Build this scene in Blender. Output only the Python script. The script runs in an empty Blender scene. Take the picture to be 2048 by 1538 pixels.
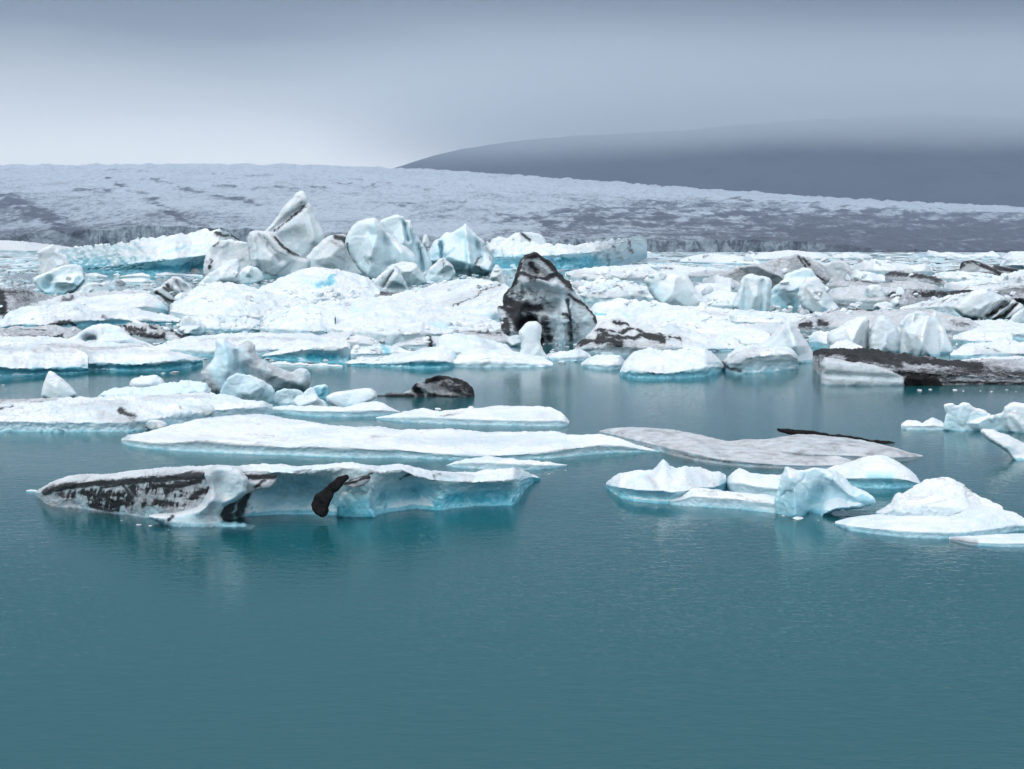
import bpy, math, random
import numpy as np
from mathutils import Vector, noise

# ------------------------------------------------------------------ camera
SC = bpy.context.scene
W, H = 2048, 1538
F = 2813.0                      # focal length in photo pixels (about 40 degrees wide)
CAMZ = 8.0
PITCH = math.atan((769 - 492) / F)
cd = bpy.data.cameras.new('camera')
cam = bpy.data.objects.new('camera', cd)
SC.collection.objects.link(cam)
cam.location = (0, 0, CAMZ)
cam.rotation_euler = (math.pi / 2 - PITCH, 0, 0)
cd.sensor_width = 36
cd.lens = 36 * F / W
cd.clip_start = 0.5
cd.clip_end = 60000
SC.camera = cam

# ------------------------------------------------------------------ exposure
vs = SC.view_settings
vs.view_transform = 'Standard'
vs.look = 'None'
vs.exposure = 0.0
vs.gamma = 1.0
vs.use_curve_mapping = False
cy = SC.cycles
cy.max_bounces = 8
cy.diffuse_bounces = 3
cy.glossy_bounces = 3
cy.transmission_bounces = 4
cy.transparent_max_bounces = 8
cy.volume_bounces = 1
cy.caustics_reflective = False
cy.caustics_refractive = False
cy.use_adaptive_sampling = True
cy.adaptive_threshold = 0.02
cy.use_denoising = True
cy.sample_clamp_indirect = 4.0


def lin(r, g, b):
    f = lambda c: c / 12.92 if c <= 0.04045 else ((c + 0.055) / 1.055) ** 2.4
    return (f(r / 255), f(g / 255), f(b / 255), 1.0)


class NT:
    """small helper to wire node trees"""
    def __init__(s, tree):
        s.t = tree
        tree.nodes.clear()

    def n(s, typ, **kw):
        nd = s.t.nodes.new(typ)
        for k, v in kw.items():
            setattr(nd, k, v)
        return nd

    def put(s, sock, v):
        if isinstance(v, bpy.types.NodeSocket):
            s.t.links.new(v, sock)
        elif isinstance(v, bpy.types.Node):
            s.t.links.new(v.outputs[0], sock)
        else:
            try:
                sock.default_value = v
            except Exception:
                sock.default_value = tuple(v)[:3]

    def math(s, op, a, b=0.0, clamp=False):
        m = s.n('ShaderNodeMath', operation=op, use_clamp=clamp)
        s.put(m.inputs[0], a)
        s.put(m.inputs[1], b)
        return m.outputs[0]

    def rng(s, v, a, b, c=0.0, d=1.0, smooth=True):
        m = s.n('ShaderNodeMapRange')
        if smooth:
            m.interpolation_type = 'SMOOTHSTEP'
        for i, x in enumerate((v, a, b, c, d)):
            s.put(m.inputs[i], x)
        return m.outputs[0]

    def mix(s, f, a, b, blend='MIX'):
        m = s.n('ShaderNodeMix', data_type='RGBA', blend_type=blend)
        s.put(m.inputs[0], f)
        s.put(m.inputs[6], a)
        s.put(m.inputs[7], b)
        return m.outputs[2]

    def noise(s, vec, scale, detail=4.0, rough=0.55, dist=0.0, stretch=None):
        if stretch is not None:
            mp = s.n('ShaderNodeMapping')
            s.put(mp.inputs[0], vec)
            mp.inputs['Scale'].default_value = stretch
            vec = mp.outputs[0]
        m = s.n('ShaderNodeTexNoise')
        s.put(m.inputs['Vector'], vec)
        m.inputs['Scale'].default_value = scale
        m.inputs['Detail'].default_value = detail
        m.inputs['Roughness'].default_value = rough
        m.inputs['Distortion'].default_value = dist
        return m.outputs[0]

    def ramp(s, v, stops, interp='LINEAR'):
        r = s.n('ShaderNodeValToRGB')
        s.put(r.inputs[0], v)
        cr = r.color_ramp
        cr.interpolation = interp
        while len(cr.elements) > 1:
            cr.elements.remove(cr.elements[-1])
        cr.elements[0].position = stops[0][0]
        cr.elements[0].color = stops[0][1]
        for p, c in stops[1:]:
            e = cr.elements.new(p)
            e.color = c
        return r.outputs[0]


# ------------------------------------------------------------------ sky
SUN_EL, SUN_AZ = math.radians(38), math.radians(-135)   # azimuth from +Y, clockwise: behind the viewer's left shoulder
wd = bpy.data.worlds.new('World')
SC.world = wd
wd.use_nodes = True
t = NT(wd.node_tree)
out = t.n('ShaderNodeOutputWorld')
sky = t.n('ShaderNodeTexSky', sky_type='NISHITA', sun_disc=False)
sky.sun_elevation = SUN_EL
sky.sun_rotation = SUN_AZ
sky.altitude = 0
sky.air_density = 1.0
sky.dust_density = 4.0
tc = t.n('ShaderNodeTexCoord')
sx = t.n('ShaderNodeSeparateXYZ')
t.put(sx.inputs[0], tc.outputs['Generated'])
X_, Z_ = sx.outputs[0], sx.outputs[2]
warp = t.noise(tc.outputs['Generated'], 1.0, 5, 0.55, 0.3, stretch=(3.5, 3.5, 22.0))
warp2 = t.noise(tc.outputs['Generated'], 1.0, 3, 0.5, 0.0, stretch=(1.6, 1.6, 9.0))
zz = t.math('ADD', Z_, t.math('MULTIPLY', t.math('SUBTRACT', warp, 0.5), 0.032))
zz = t.math('ADD', zz, t.math('MULTIPLY', t.math('SUBTRACT', warp2, 0.5), 0.022))
GAIN = 3.2
g = lambda r, gg, b, k=1.0: tuple(c * k / GAIN for c in lin(r, gg, b)[:3]) + (1,)
hi = [(0.30, g(146, 164, 178)), (0.45, g(228, 236, 246, 0.95)), (0.75, g(240, 246, 255, 1.15)), (1.0, g(240, 246, 255, 1.3))]
rl = t.ramp(zz, [(0.0, g(246, 250, 253, 1.05)), (0.064, g(246, 250, 253, 1.05)), (0.090, g(232, 238, 243, 1.0)), (0.114, g(206, 214, 221)),
                 (0.148, g(138, 151, 166)), (0.190, g(96, 110, 128))] + hi)
rr = t.ramp(zz, [(0.0, g(108, 121, 144)), (0.06, g(118, 131, 153)), (0.085, g(124, 138, 159)), (0.11, g(118, 132, 153)),
                 (0.145, g(92, 107, 129)), (0.190, g(78, 93, 114))] + hi)
fx = t.rng(t.math('ADD', X_, t.math('MULTIPLY', t.math('SUBTRACT', warp2, 0.5), 0.10)), -0.10, 0.30)
cloudc = t.mix(fx, rl, rr)
# low sky behind the viewer, brightened on purpose to light the ice faces
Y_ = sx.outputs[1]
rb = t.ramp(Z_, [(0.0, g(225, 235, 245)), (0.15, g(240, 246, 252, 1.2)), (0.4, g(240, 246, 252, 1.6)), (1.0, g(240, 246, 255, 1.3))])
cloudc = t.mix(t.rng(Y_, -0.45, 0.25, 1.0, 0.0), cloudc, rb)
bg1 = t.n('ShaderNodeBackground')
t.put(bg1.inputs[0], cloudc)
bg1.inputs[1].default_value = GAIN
bg2 = t.n('ShaderNodeBackground')
t.put(bg2.inputs[0], sky.outputs[0])
bg2.inputs[1].default_value = 0.08
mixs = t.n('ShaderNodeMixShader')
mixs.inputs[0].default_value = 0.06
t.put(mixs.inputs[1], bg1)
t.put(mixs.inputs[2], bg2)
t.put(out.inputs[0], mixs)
wd.cycles.sampling_method = 'MANUAL'
wd.cycles.sample_map_resolution = 512

sl = bpy.data.lights.new('sun', 'SUN')
sl.energy = 1.0
sl.angle = math.radians(25)
sl.color = (1.0, 0.985, 0.96)
so = bpy.data.objects.new('sun', sl)
SC.collection.objects.link(so)
sd = Vector((math.sin(SUN_AZ) * math.cos(SUN_EL), math.cos(SUN_AZ) * math.cos(SUN_EL), math.sin(SUN_EL)))
so.rotation_euler = sd.to_track_quat('Z', 'Y').to_euler()

# ------------------------------------------------------------------ projection helpers
CP, SP = math.cos(PITCH), math.sin(PITCH)


def ray(px, py):
    """direction through a photo pixel, scaled so that its y component is 1 (arrays welcome)"""
    u = (np.asarray(px, float) - W / 2) / F
    v = -(np.asarray(py, float) - H / 2) / F
    dy = CP + v * SP
    dz = -SP + v * CP
    return u / dy, dz / dy


def pt(px, py, Y):
    dx, dz = ray(px, py)
    Y = np.asarray(Y, float)
    return np.stack([dx * Y, Y + 0 * dx, CAMZ + dz * Y], -1)


def gy(py):
    """distance of the water surface seen at photo row py"""
    _, dz = ray(W / 2, py)
    return CAMZ / np.maximum(-dz, 1e-4)


def new_obj(name, mesh, mat, parent=None):
    o = bpy.data.objects.new(name, mesh)
    SC.collection.objects.link(o)
    if mat is not None:
        mesh.materials.append(mat)
    if parent is not None:
        o.parent = parent
    return o


def tag(o, label=None, cat=None, group=None, kind=None):
    if label: o['label'] = label
    if cat: o['category'] = cat
    if group: o['group'] = group
    if kind: o['kind'] = kind
    return o


def mesh_np(name, V, Q, smooth=True):
    me = bpy.data.meshes.new(name)
    V = np.asarray(V, np.float32)
    Q = np.asarray(Q, np.int32)
    me.vertices.add(len(V))
    me.vertices.foreach_set('co', V.ravel())
    n, k = Q.shape
    me.loops.add(n * k)
    me.loops.foreach_set('vertex_index', Q.ravel())
    me.polygons.add(n)
    me.polygons.foreach_set('loop_start', np.arange(0, n * k, k, dtype=np.int32))
    me.polygons.foreach_set('loop_total', np.full(n, k, np.int32))
    me.polygons.foreach_set('use_smooth', np.full(n, bool(smooth)))
    me.update(calc_edges=True)
    me.validate()
    return me


def grid_faces(nr, nc, off=0):
    i = np.arange(nr - 1)[:, None] * nc + np.arange(nc - 1)[None, :]
    return (np.stack([i, i + 1, i + nc + 1, i + nc], -1).reshape(-1, 4) + off)


def vnormals(V, Q):
    a = V[Q[:, 2]] - V[Q[:, 0]]
    b = V[Q[:, 3]] - V[Q[:, 1]]
    fn = np.cross(a, b)
    N = np.zeros_like(V)
    for k in range(4):
        np.add.at(N, Q[:, k], fn)
    return N / np.maximum(np.linalg.norm(N, axis=1, keepdims=True), 1e-9)


# --- vectorised noise -------------------------------------------------------
_rs = np.random.RandomState(7)
_P = _rs.permutation(4096)
_G = _rs.normal(size=(4096, 3))
_G /= np.linalg.norm(_G, axis=1, keepdims=True)
_C = _rs.rand(4096, 3)


def _h(i, j, k):
    return _P[(_P[(_P[i & 4095] + j) & 4095] + k) & 4095]


def perlin(p):
    i = np.floor(p).astype(np.int64)
    f = p - i
    u = f * f * f * (f * (f * 6 - 15) + 10)
    r = 0
    for a in (0, 1):
        for b in (0, 1):
            for c in (0, 1):
                gvec = _G[_h(i[:, 0] + a, i[:, 1] + b, i[:, 2] + c)]
                d = (gvec * (f - np.array([a, b, c]))).sum(1)
                w = (u[:, 0] if a else 1 - u[:, 0]) * (u[:, 1] if b else 1 - u[:, 1]) * (u[:, 2] if c else 1 - u[:, 2])
                r = r + w * d
    return r * 1.6


def fbm(p, octv=4, gain=0.5):
    r, a = 0, 1.0
    for o in range(octv):
        r = r + a * perlin(p * 2.03 ** o + 17.3 * o)
        a *= gain
    return r


def voro(p):
    """F1, F2 and the id of the nearest cell"""
    i = np.floor(p).astype(np.int64)
    f1 = np.full(len(p), 9.0)
    f2 = np.full(len(p), 9.0)
    ids = np.zeros(len(p), np.int64)
    off = np.zeros_like(p)
    for a in (-1, 0, 1):
        for b in (-1, 0, 1):
            for c in (-1, 0, 1):
                q = i + np.array([a, b, c])
                hh = _h(q[:, 0], q[:, 1], q[:, 2])
                d = p - (q + _C[hh])
                l = np.sqrt((d * d).sum(1))
                cl = l < f1
                f2 = np.where(cl, f1, np.minimum(f2, l))
                ids = np.where(cl, hh, ids)
                off = np.where(cl[:, None], d, off)
                f1 = np.where(cl, l, f1)
    return f1, f2, ids, off


def sstep(x, a, b):
    t_ = np.clip((x - a) / (b - a + 1e-12), 0, 1)
    return t_ * t_ * (3 - 2 * t_)


def seg_dist(px, py, line):
    d = np.full(len(px), 1e9)
    for (x0, y0), (x1, y1) in zip(line[:-1], line[1:]):
        vx, vy = x1 - x0, y1 - y0
        L = vx * vx + vy * vy + 1e-9
        s_ = np.clip(((px - x0) * vx + (py - y0) * vy) / L, 0, 1)
        d = np.minimum(d, np.hypot(px - x0 - s_ * vx, py - y0 - s_ * vy))
    return d
# ------------------------------------------------------------------ materials
def new_mat(name):
    m = bpy.data.materials.new(name)
    m.use_nodes = True
    return m, NT(m.node_tree)


def make_ice():
    m, t = new_mat('glacier_ice')
    out = t.n('ShaderNodeOutputMaterial')
    at = t.n('ShaderNodeAttribute', attribute_name='wear')
    sp = t.n('ShaderNodeSeparateColor')
    t.put(sp.inputs[0], at.outputs['Color'])
    dirt, blue, grey = sp.outputs[0], sp.outputs[1], sp.outputs[2]
    geo = t.n('ShaderNodeNewGeometry')
    pos = geo.outputs['Position']
    info = t.n('ShaderNodeObjectInfo')
    n_big = t.noise(pos, 0.35, 4, 0.6)
    n_med = t.noise(pos, 1.6, 5, 0.65)
    n_fine = t.noise(pos, 9.0, 5, 0.7)
    n_str = t.noise(pos, 1.0, 5, 0.65, 0.6, stretch=(1.4, 1.4, 5.0))
    snow = t.mix(t.rng(t.math('ADD', n_big, t.math('MULTIPLY', t.math('SUBTRACT', n_med, 0.5), 0.6)), 0.32, 0.62), (0.66, 0.745, 0.80, 1), (0.83, 0.86, 0.875, 1))
    dusty = t.mix(t.rng(n_str, 0.35, 0.7), (0.50, 0.52, 0.55, 1), (0.22, 0.228, 0.245, 1))
    gf = t.math('MULTIPLY', grey, t.rng(n_med, 0.2, 0.75, 0.55, 1.25), clamp=True)
    col = snow
    # sparse ash specks everywhere
    speck = t.math('MULTIPLY', t.rng(n_fine, 0.66, 0.74), t.rng(n_big, 0.5, 0.68))
    col = t.mix(t.math('MULTIPLY', speck, 0.5), col, (0.25, 0.245, 0.25, 1))
    # thin dusty layer lines left by old melt surfaces
    n_lay = t.noise(pos, 1.0, 4, 0.6, 0.8, stretch=(0.16, 0.10, 0.9))
    lay = t.rng(t.math('ABSOLUTE', t.math('SUBTRACT', n_lay, 0.5)), 0.0, 0.016, 1.0, 0.0)
    lay = t.math('MULTIPLY', lay, t.rng(n_big, 0.44, 0.62))
    col = t.mix(t.math('MULTIPLY', lay, t.rng(n_med, 0.3, 0.7, 0.1, 0.7)), col, (0.30, 0.29, 0.30, 1))
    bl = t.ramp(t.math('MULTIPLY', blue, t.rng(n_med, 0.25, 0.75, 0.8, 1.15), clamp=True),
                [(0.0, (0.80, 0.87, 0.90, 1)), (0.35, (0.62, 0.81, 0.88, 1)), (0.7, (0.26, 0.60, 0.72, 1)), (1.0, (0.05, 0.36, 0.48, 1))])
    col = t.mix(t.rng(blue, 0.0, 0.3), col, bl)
    col = t.mix(gf, col, dusty)
    wob = t.math('ADD', t.math('MULTIPLY', t.math('SUBTRACT', n_str, 0.5), 1.3), t.math('MULTIPLY', t.math('SUBTRACT', n_fine, 0.5), 0.9))
    raw = t.math('ADD', t.math('MULTIPLY', dirt, 1.2), t.math('MULTIPLY', wob, t.rng(dirt, 0.0, 0.5)))
    dm = t.math('ADD', t.math('MULTIPLY', t.rng(raw, 0.05, 1.0), 0.5), t.math('MULTIPLY', t.rng(raw, 0.35, 0.95), 0.5), clamp=True)
    ash = t.mix(n_fine, (0.003, 0.003, 0.004, 1), (0.014, 0.014, 0.016, 1))
    col = t.mix(t.math('MULTIPLY', dm, 0.93), col, ash)
    b = t.n('ShaderNodeBsdfPrincipled')
    t.put(b.inputs['Base Color'], col)
    t.put(b.inputs['Roughness'], t.rng(blue, 0.1, 0.7, 0.6, 0.32))
    b.inputs['IOR'].default_value = 1.31
    t.put(b.inputs['Specular IOR Level'], t.math('SUBTRACT', 0.5, t.math('MULTIPLY', dm, 0.35)))
    t.put(b.inputs['Subsurface Weight'], t.math('MULTIPLY', t.math('SUBTRACT', 1.0, dm), SSS_W))
    b.inputs['Subsurface Radius'].default_value = (0.25, 0.6, 0.85)
    b.inputs['Subsurface Scale'].default_value = 0.25
    bmp = t.n('ShaderNodeBump')
    hgt = t.math('ADD', t.math('MULTIPLY', n_med, 0.75), t.math('ADD', t.math('MULTIPLY', n_fine, 0.09), t.math('MULTIPLY', n_str, 0.22)))
    t.put(bmp.inputs['Height'], hgt)
    bmp.inputs['Strength'].default_value = 0.55
    bmp.inputs['Distance'].default_value = 0.22
    t.put(b.inputs['Normal'], bmp)
    t.put(out.inputs[0], b)
    return m


def make_ash():
    m, t = new_mat('volcanic_ash_crust')
    out = t.n('ShaderNodeOutputMaterial')
    geo = t.n('ShaderNodeNewGeometry')
    n1 = t.noise(geo.outputs['Position'], 3.0, 6, 0.7)
    n2 = t.noise(geo.outputs['Position'], 14.0, 4, 0.7)
    col = t.mix(t.rng(n1, 0.35, 0.7), (0.003, 0.003, 0.004, 1), (0.013, 0.013, 0.015, 1))
    b = t.n('ShaderNodeBsdfPrincipled')
    t.put(b.inputs['Base Color'], col)
    b.inputs['Roughness'].default_value = 0.75
    b.inputs['Specular IOR Level'].default_value = 0.25
    bmp = t.n('ShaderNodeBump')
    t.put(bmp.inputs['Height'], t.math('ADD', n1, t.math('MULTIPLY', n2, 0.4)))
    bmp.inputs['Strength'].default_value = 0.8
    bmp.inputs['Distance'].default_value = 0.15
    t.put(b.inputs['Normal'], bmp)
    t.put(out.inputs[0], b)
    return m


SSS_W = 0.35
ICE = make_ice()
ASH = make_ash()


# ------------------------------------------------------------------ water
def make_water():
    m, t = new_mat('milky_meltwater')
    out = t.n('ShaderNodeOutputMaterial')
    geo = t.n('ShaderNodeNewGeometry')
    pos = geo.outputs['Position']
    r1 = t.noise(pos, 1.0, 2, 0.5, 0.3, stretch=(1.6, 3.4, 1.0))
    r2 = t.noise(pos, 1.0, 1.5, 0.5, 0.3, stretch=(6.0, 11.0, 1.0))
    r3 = t.noise(pos, 1.0, 2, 0.5, 0.0, stretch=(0.35, 0.5, 1.0))
    patch = t.noise(pos, 1.0, 3, 0.5, 0.0, stretch=(0.03, 0.05, 1.0))
    k = t.rng(patch, 0.35, 0.68, 0.55, 1.15)
    hgt = t.math('ADD', t.math('MULTIPLY', r1, 0.014), t.math('ADD', t.math('MULTIPLY', r2, 0.0085), t.math('MULTIPLY', r3, 0.006)))
    hgt = t.math('MULTIPLY', hgt, k)
    bmp = t.n('ShaderNodeBump')
    t.put(bmp.inputs['Height'], hgt)
    bmp.inputs['Strength'].default_value = 1.0
    bmp.inputs['Distance'].default_value = 1.0
    fr = t.n('ShaderNodeFresnel')
    fr.inputs['IOR'].default_value = 1.333
    t.put(fr.inputs['Normal'], bmp)
    gl = t.n('ShaderNodeBsdfGlossy')
    gl.inputs['Color'].default_value = (1, 1, 1, 1)
    gl.inputs['Roughness'].default_value = 0.05
    t.put(gl.inputs['Normal'], bmp)
    tr = t.n('ShaderNodeBsdfTransparent')
    mx = t.n('ShaderNodeMixShader')
    t.put(mx.inputs[0], fr)
    t.put(mx.inputs[1], tr)
    t.put(mx.inputs[2], gl)
    t.put(out.inputs['Surface'], mx)
    v = t.n('ShaderNodeVolumePrincipled')
    v.inputs['Color'].default_value = (0.058, 0.58, 0.665, 1)
    v.inputs['Density'].default_value = 1.3
    v.inputs['Absorption Color'].default_value = (0, 0, 0, 1)
    t.put(out.inputs['Volume'], v)
    return m


def make_water_body():
    """a closed body of water: flat top, 12 m deep"""
    X0, X1, Y0, Y1, Z1 = -1500, 1500, -60, 3600, -12
    V = [(X0, Y0, 0), (X1, Y0, 0), (X1, Y1, 0), (X0, Y1, 0), (X0, Y0, Z1), (X1, Y0, Z1), (X1, Y1, Z1), (X0, Y1, Z1)]
    Q = [(0, 1, 2, 3), (7, 6, 5, 4), (0, 4, 5, 1), (1, 5, 6, 2), (2, 6, 7, 3), (3, 7, 4, 0)]
    me = mesh_np('lagoon_water', V, Q, smooth=False)
    return tag(new_obj('lagoon_water', me, make_water()), kind='structure')


make_water_body()


def make_bed():
    m, t = new_mat('lagoon_bed_silt')
    out = t.n('ShaderNodeOutputMaterial')
    b = t.n('ShaderNodeBsdfPrincipled')
    geo = t.n('ShaderNodeNewGeometry')
    n = t.noise(geo.outputs['Position'], 0.02, 4, 0.6)
    t.put(b.inputs['Base Color'], t.mix(n, (0.05, 0.055, 0.055, 1), (0.10, 0.10, 0.10, 1)))
    b.inputs['Roughness'].default_value = 0.9
    t.put(out.inputs[0], b)
    V = [(-14000, -600, -12.4), (14000, -600, -12.4), (14000, 10700, -12.4), (-14000, 10700, -12.4)]
    me = mesh_np('ground', V, [(0, 1, 2, 3)], smooth=False)
    tag(new_obj('ground', me, m), kind='structure')


make_bed()


# ------------------------------------------------------------------ glacier
def make_glacier():
    m, t = new_mat('crevassed_glacier')
    out = t.n('ShaderNodeOutputMaterial')
    geo = t.n('ShaderNodeNewGeometry')
    pos = geo.outputs['Position']
    sx = t.n('ShaderNodeSeparateXYZ')
    t.put(sx.inputs[0], pos)
    px, py, pz = sx.outputs
    at = t.n('ShaderNodeAttribute', attribute_name='wear')
    sp = t.n('ShaderNodeSeparateColor')
    t.put(sp.inputs[0], at.outputs['Color'])
    cliff, dark = sp.outputs[0], sp.outputs[1]
    # bands of debris along the flow: long in x, so they read as streaks
    # offset with height too so the steep parts stay textured
    n1 = t.noise(pos, 1.0, 7, 0.72, 0.5, stretch=(0.008, 0.0024, 0.02))
    n2 = t.noise(pos, 1.0, 6, 0.75, 0.3, stretch=(0.065, 0.015, 0.13))
    n3 = t.noise(pos, 1.0, 6, 0.62, 0.8, stretch=(0.0014, 0.0012, 0.006))
    n4 = t.noise(pos, 1.0, 4, 0.7, 0.0, stretch=(0.2, 0.05, 0.45))
    # slow tone of the ice, then crevasse flecks that thicken where the ice is dirtier
    tone = t.math('ADD', t.math('MULTIPLY', n3, 0.8), t.math('ADD', t.math('MULTIPLY', n1, 0.5), t.math('MULTIPLY', n2, 0.35)))
    tone = t.rng(t.math('ADD', tone, t.math('MULTIPLY', dark, 1.0)), 0.70, 1.30)
    fl = t.math('ADD', t.math('MULTIPLY', n2, 0.55), t.math('ADD', t.math('MULTIPLY', n4, 0.35), t.math('MULTIPLY', n1, 0.25)))
    fl = t.rng(t.math('ADD', fl, t.math('MULTIPLY', tone, 0.12)), 0.565, 0.68)
    col = t.mix(tone, (0.47, 0.54, 0.62, 1), (0.12, 0.15, 0.22, 1))
    col = t.mix(t.math('MULTIPLY', fl, t.rng(tone, 0.0, 0.5, 0.38, 0.72)), col, (0.04, 0.052, 0.08, 1))
    cs = t.noise(pos, 1.0, 5, 0.75, 0.4, stretch=(0.07, 0.07, 0.010))
    ccol = t.ramp(t.math('ADD', cs, t.math('MULTIPLY', dark, 0.15)), [(0.36, (0.50, 0.60, 0.66, 1)), (0.52, (0.26, 0.33, 0.39, 1)), (0.62, (0.08, 0.10, 0.14, 1))])
    col = t.mix(cliff, col, ccol)
    b = t.n('ShaderNodeBsdfPrincipled')
    t.put(b.inputs['Base Color'], col)
    b.inputs['Roughness'].default_value = 0.75
    bmp = t.n('ShaderNodeBump')
    t.put(bmp.inputs['Height'], t.math('ADD', n2, t.math('MULTIPLY', cs, t.math('MULTIPLY', cliff, 1.0))))
    bmp.inputs['Strength'].default_value = 0.9
    bmp.inputs['Distance'].default_value = 9.0
    t.put(b.inputs['Normal'], bmp)
    t.put(out.inputs[0], b)

    xs = np.linspace(-700, 2750, 900)
    kx = [-700, 0, 60, 400, 780, 1000, 1250, 1500, 1800, 2048, 2750]
    ky = [318, 332, 331, 327, 334, 348, 366, 385, 403, 415, 440]
    crest = np.interp(xs, kx, ky)
    # smooth the polyline a bit
    ker = np.hanning(61); ker /= ker.sum()
    crest = np.convolve(np.pad(crest, 30, mode='edge'), ker, 'valid')
    top = np.interp(xs, [-700, 0, 150, 175, 300, 430, 700, 1000, 1250, 1500, 1650, 1750, 1900, 2048, 2750],
                    [466, 466, 462, 458, 452, 456, 470, 480, 477, 480, 486, 496, 500, 502, 503])
    base = np.interp(xs, [-700, 0, 170, 700, 1300, 2048, 2750], [503, 503, 503, 504, 504, 505, 505])
    D0 = gy(base)
    rows, cl, dk = [], [], []
    dark_x = np.interp(xs, [-700, 0, 140, 300, 500, 1000, 1150, 1500, 1750, 2048, 2750], [.2, .15, .08, -.03, -.02, .04, .16, .26, .40, .52, .6])
    nf = 16
    for k in range(nf + 1):               # the calving front
        s = k / nf
        D = D0 + 10 * s
        p = pt(xs, 0 * xs, D)
        ztop = CAMZ + ray(xs, top)[1] * (D0 + 10)
        p[:, 2] = -3 + s * (ztop + 3)
        rows.append(p)
        cl.append(np.interp(xs, [-700, 60, 150, 185, 460, 700, 1040, 1100, 1620, 1720], [0.1, 0.15, 0.35, 0.95, 0.9, 0.5, 0.4, 0.9, 0.8, 0]))
        dk.append(dark_x * 0.8)
    nt = 170
    Dc = 5600.0
    for k in range(1, nt + 1):
        s = k / nt
        # rows evenly spread in the picture between the front's top and the crest
        yy = top + (crest - top) * s
        Y = (D0 + 10) * (Dc / (D0 + 10)) ** (s ** 1.0)
        p = pt(xs, yy, Y)
        rows.append(p)
        cl.append(np.zeros_like(xs))
        dk.append(dark_x * (1 - s) ** 0.8 + np.interp(s, [0, .08, .6, 1], [0.05, 0, -.06, -.32]) * np.interp(xs, [0, 900, 1500], [1.2, 1.0, .7]))  # upper ice paled toward the crest, mist painted into the tone
    for k in range(1, 14):
        Y = Dc + k * 220
        p = pt(xs, crest, Dc)
        p = p * (Y / Dc)
        p[:, 2] = rows[nf + nt][:, 2] - 3.5 * k ** 1.6
        rows.append(p)
        cl.append(np.zeros_like(xs)); dk.append(np.zeros_like(xs))
    R = np.array(rows)
    nr, nc = R.shape[:2]
    bands = [([(60, 333), (300, 344), (560, 353)], 3, .5), ([(235, 366), (300, 395), (345, 425), (380, 447)], 6, .6), ([(310, 360), (390, 384), (480, 395), (520, 415)], 5, .5),
             ([(-20, 398), (60, 418), (150, 462)], 12, .7), ([(430, 374), (620, 380), (700, 372)], 3, .4), ([(570, 348), (720, 360), (860, 378)], 3, .4), ([(660, 374), (760, 372)], 5, .5),
             ([(1020, 436), (1200, 424), (1420, 408)], 9, .45), ([(1100, 446), (1300, 440), (1500, 430)], 14, .5), ([(1430, 440), (1700, 428), (2050, 452)], 12, .6), ([(1450, 398), (1560, 408), (1650, 410)], 4, .5),
             ([(1500, 470), (1800, 470), (2100, 470)], 24, .5), ([(1700, 415), (1850, 424), (2080, 432)], 4, .5), ([(160, 380), (230, 384)], 4, .4), ([(800, 410), (960, 425)], 6, .3)]
    gpx = np.tile(xs, nr)
    gpy = np.concatenate([np.concatenate([[top[i] + (504 - top[i]) * (1 - k / nf) for i in range(nc)] for k in range(nf + 1)])]
                         + [top + (crest - top) * (k / nt) for k in range(1, nt + 1)] + [crest] * (nr - nf - 1 - nt))
    brk = fbm(np.stack([gpx * .02, gpy * .12, 0 * gpx], -1), 4, .6)
    bnd = np.zeros(len(gpx))
    for ln, w_, k_ in bands:
        ds = seg_dist(gpx + 25 * brk, gpy + 5 * brk, ln)
        bnd = np.maximum(bnd, 0.75 * k_ * (1 - sstep(ds, w_ * .1, w_ * 2.0)) * np.clip(.5 + 1.5 * brk, 0, 1.2))
    V = R.reshape(-1, 3)
    # crevasses and hummocks
    q = V * np.array([1 / 60, 1 / 60, 1 / 60])
    amp = np.interp(V[:, 1], [1500, 2500, 5600], [2.5, 5, 8])
    V[:, 2] += amp * fbm(q, 4, 0.6) * (V[:, 2] > 0)
    isf = np.arange(nr)[:, None] * np.ones(nc)[None] <= nf
    isf = isf.ravel()
    V[:, 1] += np.where(isf, 16 * fbm(V * np.array([1 / 45, 0, 1 / 90]), 5, 0.6), 0)
    me = mesh_np('glacier', V, grid_faces(nr, nc))
    ca = me.color_attributes.new('wear', 'FLOAT_COLOR', 'POINT')
    A = np.zeros((nr * nc, 4), np.float32)
    A[:, 0] = np.array(cl).ravel(); A[:, 1] = np.array(dk).ravel() + bnd; A[:, 3] = 1
    ca.data.foreach_set('color', A.ravel())
    tag(new_obj('glacier', me, m), kind='structure')


make_glacier()


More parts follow.
